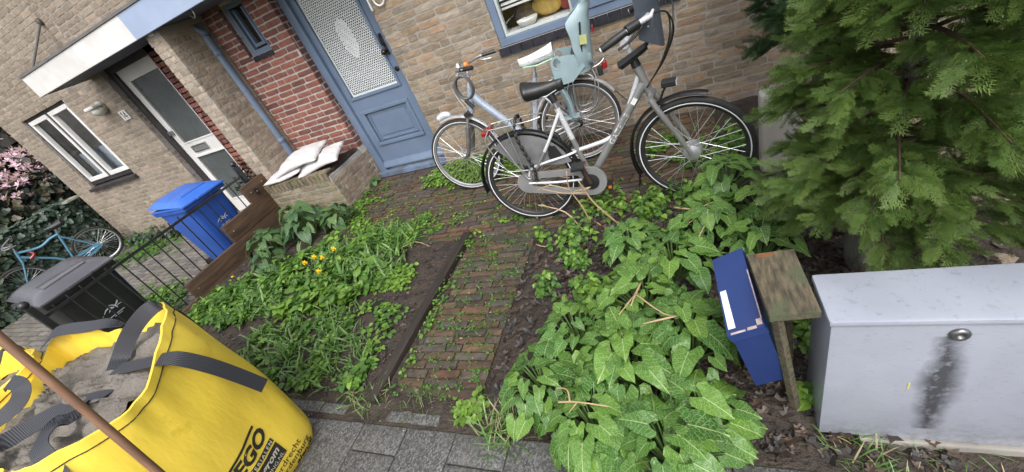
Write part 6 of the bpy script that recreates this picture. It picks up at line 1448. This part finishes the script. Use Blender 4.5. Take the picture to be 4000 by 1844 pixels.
def conifer(base, trunk, zmin, zmax, radf, nl, label, c_in, c_tip, seed, ssize=.17, keep=None, tr=.06, crown_col=1.0):
    r = random.Random(seed); t = empty('conifer', base, label=label, cat='tree')
    bx, by, bz = base
    P = smooth_path(trunk, 5)
    g = MB(); g.tube([(p.x - bx, p.y - by, p.z - bz) for p in P], [tr, tr * .8, tr * .62, tr * .45, tr * .2], 12); o = g.build('trunk', barkm, t, smooth=True)
    def tp(z):
        for a, b in zip(P, P[1:]):
            if a.z <= z <= b.z: return a.lerp(b, (z - a.z) / (b.z - a.z + 1e-9))
        return P[-1]
    ch = []; tw = MB()
    for i in range(nl):
        z0 = zmin + (zmax - zmin) * ((i + r.random()) / nl); c = tp(z0); a = i * 2.39996 + r.uniform(-.4, .4); L = radf(z0) * r.uniform(.72, 1.12)
        ca, sa = math.cos(a), math.sin(a); rise = r.uniform(.0, .30); L *= 1 - .30 * max(0, -ca) - .12 * max(0, sa)
        drp = .40 if z0 < .75 else .16
        pts = [c + Vector((ca * L * f, sa * L * f, L * (rise * f * 1.6 - drp * f * f))) for f in np.linspace(0, 1, 8)]
        if keep and not keep(pts[-1]): continue
        tw.tube([p - Vector(base) for p in pts], [.009, .002], 5)
        nsec = max(6, int(L / .026))
        for k in range(nsec):
            f = .22 + .78 * (k + .5) / nsec; j = min(6, int(f * 7)); p = pts[j].lerp(pts[j + 1], f * 7 - j); side = 1 if k % 2 else -1
            aa = a + side * R(r.uniform(25, 62)) * (1.05 - .5 * f); S = (.10 + .17 * (1 - f)) * r.uniform(.8, 1.25) * L / .6
            q = p + Vector((math.cos(aa) * S * .55, math.sin(aa) * S * .55, -.02 * S))
            for (pp, ff) in ((p, 1.0), (p.lerp(q, .4), .9), (p.lerp(q, .75), .9), (q, .95)):
                if keep and not keep(pp): continue
                V, F, Wt = SPR[r.randrange(5)]; s = ssize * ff * r.uniform(.75, 1.25); yaw = aa + r.uniform(-.35, .35); M_ = rotmat(yaw, r.uniform(-.6, .5) + .12 * f, r.gauss(0, .8))
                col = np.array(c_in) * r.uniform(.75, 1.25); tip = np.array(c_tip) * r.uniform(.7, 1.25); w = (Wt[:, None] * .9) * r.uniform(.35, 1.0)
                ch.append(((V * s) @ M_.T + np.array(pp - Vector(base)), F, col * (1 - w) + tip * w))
        V, F, Wt = SPR[r.randrange(5)]; ch.append(((V * ssize * 1.5) @ rotmat(a, .45, r.uniform(-.4, .4)).T + np.array(pts[-2] - Vector(base)), F, np.array(c_in) * (1 - Wt[:, None] * .8) + np.array(c_tip) * Wt[:, None] * .8))
    tw.build('twigs', twigm, t, smooth=True)
    o = joined('crown', ch, conm, t); return t
barkm = mat('conifer_bark', (.21, .205, .18), (.12, .115, .10), rough=.9, scale=9, bump=1.0, bscale=30, stretch=(6, 6, .8), bdist=.012)
twigm = mat('twig_bark', (.10, .055, .035), (.06, .035, .025), rough=.8)
conm = mat('conifer_scale_leaf', (1, 1, 1), (.82, .84, .78), rough=.5, scale=25, tint='vc', trans=.16, spec=.35)
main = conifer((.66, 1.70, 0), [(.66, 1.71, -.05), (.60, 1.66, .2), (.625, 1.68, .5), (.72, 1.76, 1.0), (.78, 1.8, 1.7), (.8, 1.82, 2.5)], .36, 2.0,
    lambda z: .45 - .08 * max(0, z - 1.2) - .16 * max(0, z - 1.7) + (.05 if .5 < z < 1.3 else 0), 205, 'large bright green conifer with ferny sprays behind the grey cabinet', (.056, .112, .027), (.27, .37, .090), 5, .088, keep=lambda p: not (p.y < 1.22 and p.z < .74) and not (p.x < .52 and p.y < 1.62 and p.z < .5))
g = MB(); g.tube(smooth_path([(.06, -.10, .66), (.05, -.115, .55), (.035, -.13, .43)], 3), [.012, .016], 8); g.build('bare_branch', mat('orange_wood', (.30, .10, .04), (.18, .07, .035), rough=.6, scale=25), main, smooth=True)
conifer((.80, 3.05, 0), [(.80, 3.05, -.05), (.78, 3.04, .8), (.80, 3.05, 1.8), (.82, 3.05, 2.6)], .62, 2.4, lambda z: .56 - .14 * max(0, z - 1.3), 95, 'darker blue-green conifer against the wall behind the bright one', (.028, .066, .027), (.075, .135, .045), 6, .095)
# a low brown-tipped shrub right of the big conifer lets the ground show through: pale gravel strip behind it
g = MB(); g.grid(lambda u, v: (.95 + 2.6 * u, 1.25 + 2.5 * v, .03 + .012 * bounded_noise(u * 20, v * 20, 0, 1)), 40, 30); structure(g.build('gravel_path', mat('pale_gravel', (.36, .29, .22), (.24, .19, .14), rough=.9, scale=30, bump=.9, bscale=90, bdist=.01), smooth=True))

# ================================================================ left background: ivy, hedge, magnolia
def ivy_mesh(seed):
    r = random.Random(seed); P = [(0, 0, 0)] + [(x, y, r.uniform(-.05, .05)) for x, y in ((-.12, .28), (.18, .52), (.42, .36), (.72, .30), (1, 0), (.72, -.30), (.42, -.36), (.18, -.52), (-.12, -.28))]; P.append((.38, 0, -.07))
    fs = [(10, i, i + 1) for i in range(0, 9)] + [(10, 9, 0)]
    me = bpy.data.meshes.new('leaf'); me.from_pydata([tuple(p) for p in P], [], fs); me.update(); ul = me.uv_layers.new(name='uv')
    for l in me.loops: ul.data[l.index].uv = (P[l.vertex_index][1], P[l.vertex_index][0])
    me.materials.append(ivy_m); return me
IV = [ivy_mesh(i) for i in range(5)]
IVN = [(np.array([v.co for v in m.vertices]), np.array([list(p.vertices) for p in m.polygons])) for m in IV]
darkleaf = mat('dark_foliage', (1, 1, 1), (.75, .78, .72), rough=.4, scale=9, tint='vc', trans=.08)
def leafy(name, label, cat, surf, n, nsingle, size, pal, core=None, group=None, corem=None):
    t = empty(name, label=label, cat=cat, group=group); r = random.Random(sum(map(ord, label)) + 3)
    if core: 
        g = MB(); g.box(*core); g.build('core', corem or mat('dark_core', (.018, .026, .014), (.012, .016, .010), rough=.95), t)
    ch = []; pts = []
    for i in range(n):
        p, nrm = surf(r); pts.append((p, nrm))
    sc_ = sorted(range(n), key=lambda i: -brick_score(Matrix.Translation(Vector(pts[i][0]))))
    top = set(sc_[:nsingle])
    for i, (p, nrm) in enumerate(pts):
        n_ = Vector(nrm) + Vector((r.gauss(0, .4), r.gauss(0, .4), r.gauss(0, .4) + .2)); n_.normalize(); d = n_.cross(Vector((r.gauss(0, 1), r.gauss(0, 1), -1.5))).cross(n_); d = d.normalized(); y = n_.cross(d); s = size * r.uniform(.6, 1.3); k = r.randrange(5)
        M4 = Matrix(((d.x * s, y.x * s, n_.x * s, p[0]), (d.y * s, y.y * s, n_.y * s, p[1]), (d.z * s, y.z * s, n_.z * s, p[2]), (0, 0, 0, 1)))
        if i in top: o = link('leaf', IV[k], t); o.matrix_world = M4
        else:
            V, F = IVN[k]; A = np.array(M4); c = r.choice(pal); f = r.uniform(.7, 1.3); ch.append((V @ A[:3, :3].T + A[:3, 3], F, (c[0] * f, c[1] * f, c[2] * f)))
    if ch: stuff(joined('foliage', ch, darkleaf, t))
    return t
IVP = ((.035, .065, .042), (.045, .08, .05), (.025, .045, .03), (.075, .10, .08))
def ivy_surf(r):
    if r.random() < .68: return ((-10.34 + r.uniform(-.06, .10), r.uniform(1.2, 3.82), r.uniform(-.2, .90)), (1, 0, .15))
    return ((r.uniform(-10.75, -10.3), r.uniform(1.2, 3.8), .88 + r.uniform(-.05, .08)), (.2, 0, 1))
leafy('ivy_wall', 'low garden wall smothered in dark ivy behind the sky-blue bicycle', 'ivy', ivy_surf, 4200, 290, .085, IVP, core=(-10.72, -10.36, 1.1, 3.85, -.25, .86))
g = MB(); g.box(-10.55, -10.12, 3.62, 3.86, .895, .935, bev=.01); tag(g.build('coping_stone', mat('old_coping', (.30, .30, .26), (.2, .2, .16), rough=.85, scale=14), None), 'pale coping stone poking out of the ivy at the house corner', 'stone')
def hedge_surf(r):
    if r.random() < .6: return ((-12.0 + r.uniform(-.12, .15), r.uniform(1.5, 5.2), r.uniform(-.2, 1.35)), (1, 0, .1))
    return ((r.uniform(-13.2, -12.0), r.uniform(1.5, 5.2), 1.35 + r.uniform(-.12, .16)), (.1, 0, 1))
leafy('dark_hedge', 'dark evergreen hedge under the pink blossom at the far left', 'hedge', hedge_surf, 3800, 200, .12, ((.014, .026, .018), (.02, .035, .022), (.10, .08, .04), (.03, .045, .03)), core=(-13.1, -12.1, 1.4, 5.3, -.25, 1.28))
def far_surf(r): return ((-16.5 + r.uniform(-.5, .5), r.uniform(-2, 9), r.uniform(-.2, 4.5)), (1, 0, .1))
leafy('background_trees', 'dim brown-green thicket beyond the pink blossom', 'thicket', far_surf, 4200, 0, .30, ((.05, .045, .035), (.07, .055, .045), (.035, .04, .03)), core=(-17.5, -16.8, -3, 10, -.3, 4.2))
ivyl = lambda r: ((r.uniform(-10.0, -8.2), 3.78 + r.uniform(-.12, 0), -.2 + abs(r.gauss(0, .10))), (0, -.6, .8))
leafy('ivy_runner', 'ivy and weeds creeping along the foot of the neighbour\'s wall', 'ivy', ivyl, 420, 120, .07, IVP + MID)
def weeds2(r): return ((r.uniform(-7.4, -5.4), r.uniform(1.1, 2.6), -.195 + r.uniform(0, .03)), (0, 0, 1))
ch = []
for _ in range(260): rosette(ch, rv.gauss(-6.4, .5), rv.gauss(1.9, .25), 5, rv.uniform(.03, .07), 'round', MID if rv.random() < .6 else LIME, .04, z=-.198)
for _ in range(200): rosette(ch, rv.gauss(-8.8, .5), rv.gauss(3.4, .2), 5, rv.uniform(.03, .07), 'round', MID, .04, z=-.198)
as_thing('yard_weeds', ch, 'green weeds on the paving behind the iron fence', 'weeds', kind='stuff')
ch = []
for _ in range(130): rosette(ch, rv.gauss(-4.6, .14) , rv.gauss(1.15, .12), 5, rv.uniform(.05, .08), 'heart', LIME if rv.random() < .5 else MID, .12, z=-.05)
as_thing('hedge_plant', ch, 'bright leafy plant at the left fence post beside the bags', 'plant')
# magnolia
petalm = mat('magnolia_petal', (.74, .46, .62), (.84, .66, .76), rough=.5, scale=14, trans=.25)
def blossom_mesh(seed):
    r = random.Random(seed); g = MB()
    for i in range(8):
        a = i * PI / 4 + r.uniform(-.2, .2); el = r.uniform(.1, 1.1); d = Vector((math.cos(a) * math.cos(el), math.sin(a) * math.cos(el), math.sin(el))); w = Vector((-math.sin(a), math.cos(a), 0)) * .17; u = Vector((0, 0, 1))
        g.add([(0, 0, 0), d * .55 + w, d * 1.0 + u * -.12, d * .55 - w, d * .55 + u * .08], [(0, 4, 1), (1, 4, 2), (2, 4, 3), (3, 4, 0)])
    me = g.mesh('blossom', True); me.materials.append(petalm); return me
BLM = [blossom_mesh(i) for i in range(4)]
mg = empty('magnolia', (-12.9, 4.6, -.2), label='pink flowering magnolia beyond the corner of the neighbour\'s house', cat='tree')
rm = random.Random(4); g = MB(); g.tube([(0, 0, 0), (.05, 0, .9), (.1, -.1, 1.6)], [.06, .03], 8); tipl = []
for i in range(30):
    a = rm.uniform(0, 6.28); L = rm.uniform(.5, 1.4); z0 = rm.uniform(.8, 1.7); e = Vector((math.cos(a) * L, math.sin(a) * L, z0 + rm.uniform(-.2, .9))); g.tube(smooth_path([(.05, 0, z0), (e.x * .5, e.y * .5, z0 + (e.z - z0) * .35), e], 3), [.016, .005], 5)
    for _ in range(5): tipl.append(e * 1.0 + Vector((rm.gauss(0, .14), rm.gauss(0, .14), rm.gauss(0, .14))))
g.build('trunk', twigm, mg, smooth=True)
tipl += [Vector((rm.uniform(.2, 1.0), rm.uniform(-1.1, .0), rm.uniform(1.1, 2.2))) for _ in range(150)]
for p in tipl:
    o = link('blossom', BLM[rm.randrange(4)], mg); s = rm.uniform(.07, .12); o.location = p; o.scale = (s, s, s); o.rotation_euler = (rm.uniform(-1, 1), rm.uniform(-1, 1), rm.uniform(0, 6))
# withered plant at the fence corner
ch = []
for _ in range(55): put(ch, 'litter', (-4.93 + rv.gauss(0, .10), 3.32 + rv.gauss(0, .08), .62 + rv.gauss(0, .10)), rv.uniform(.06, .12), rv.uniform(0, 6), rv.uniform(-.8, .8), rv.uniform(-.8, .8), colv(((.07, .045, .03), (.045, .035, .028)), .3))
for _ in range(26): put(ch, 'heart', (-5.15 + rv.gauss(0, .08), 3.28 + rv.gauss(0, .06), .60 + rv.gauss(0, .07)), rv.uniform(.03, .05), rv.uniform(0, 6), rv.uniform(-.8, .8), rv.uniform(-.8, .8), colv(MID))
as_thing('withered_shrub', ch, 'withered brown-leaved shrub behind the fence post beside the white door', 'shrub', litter_m)
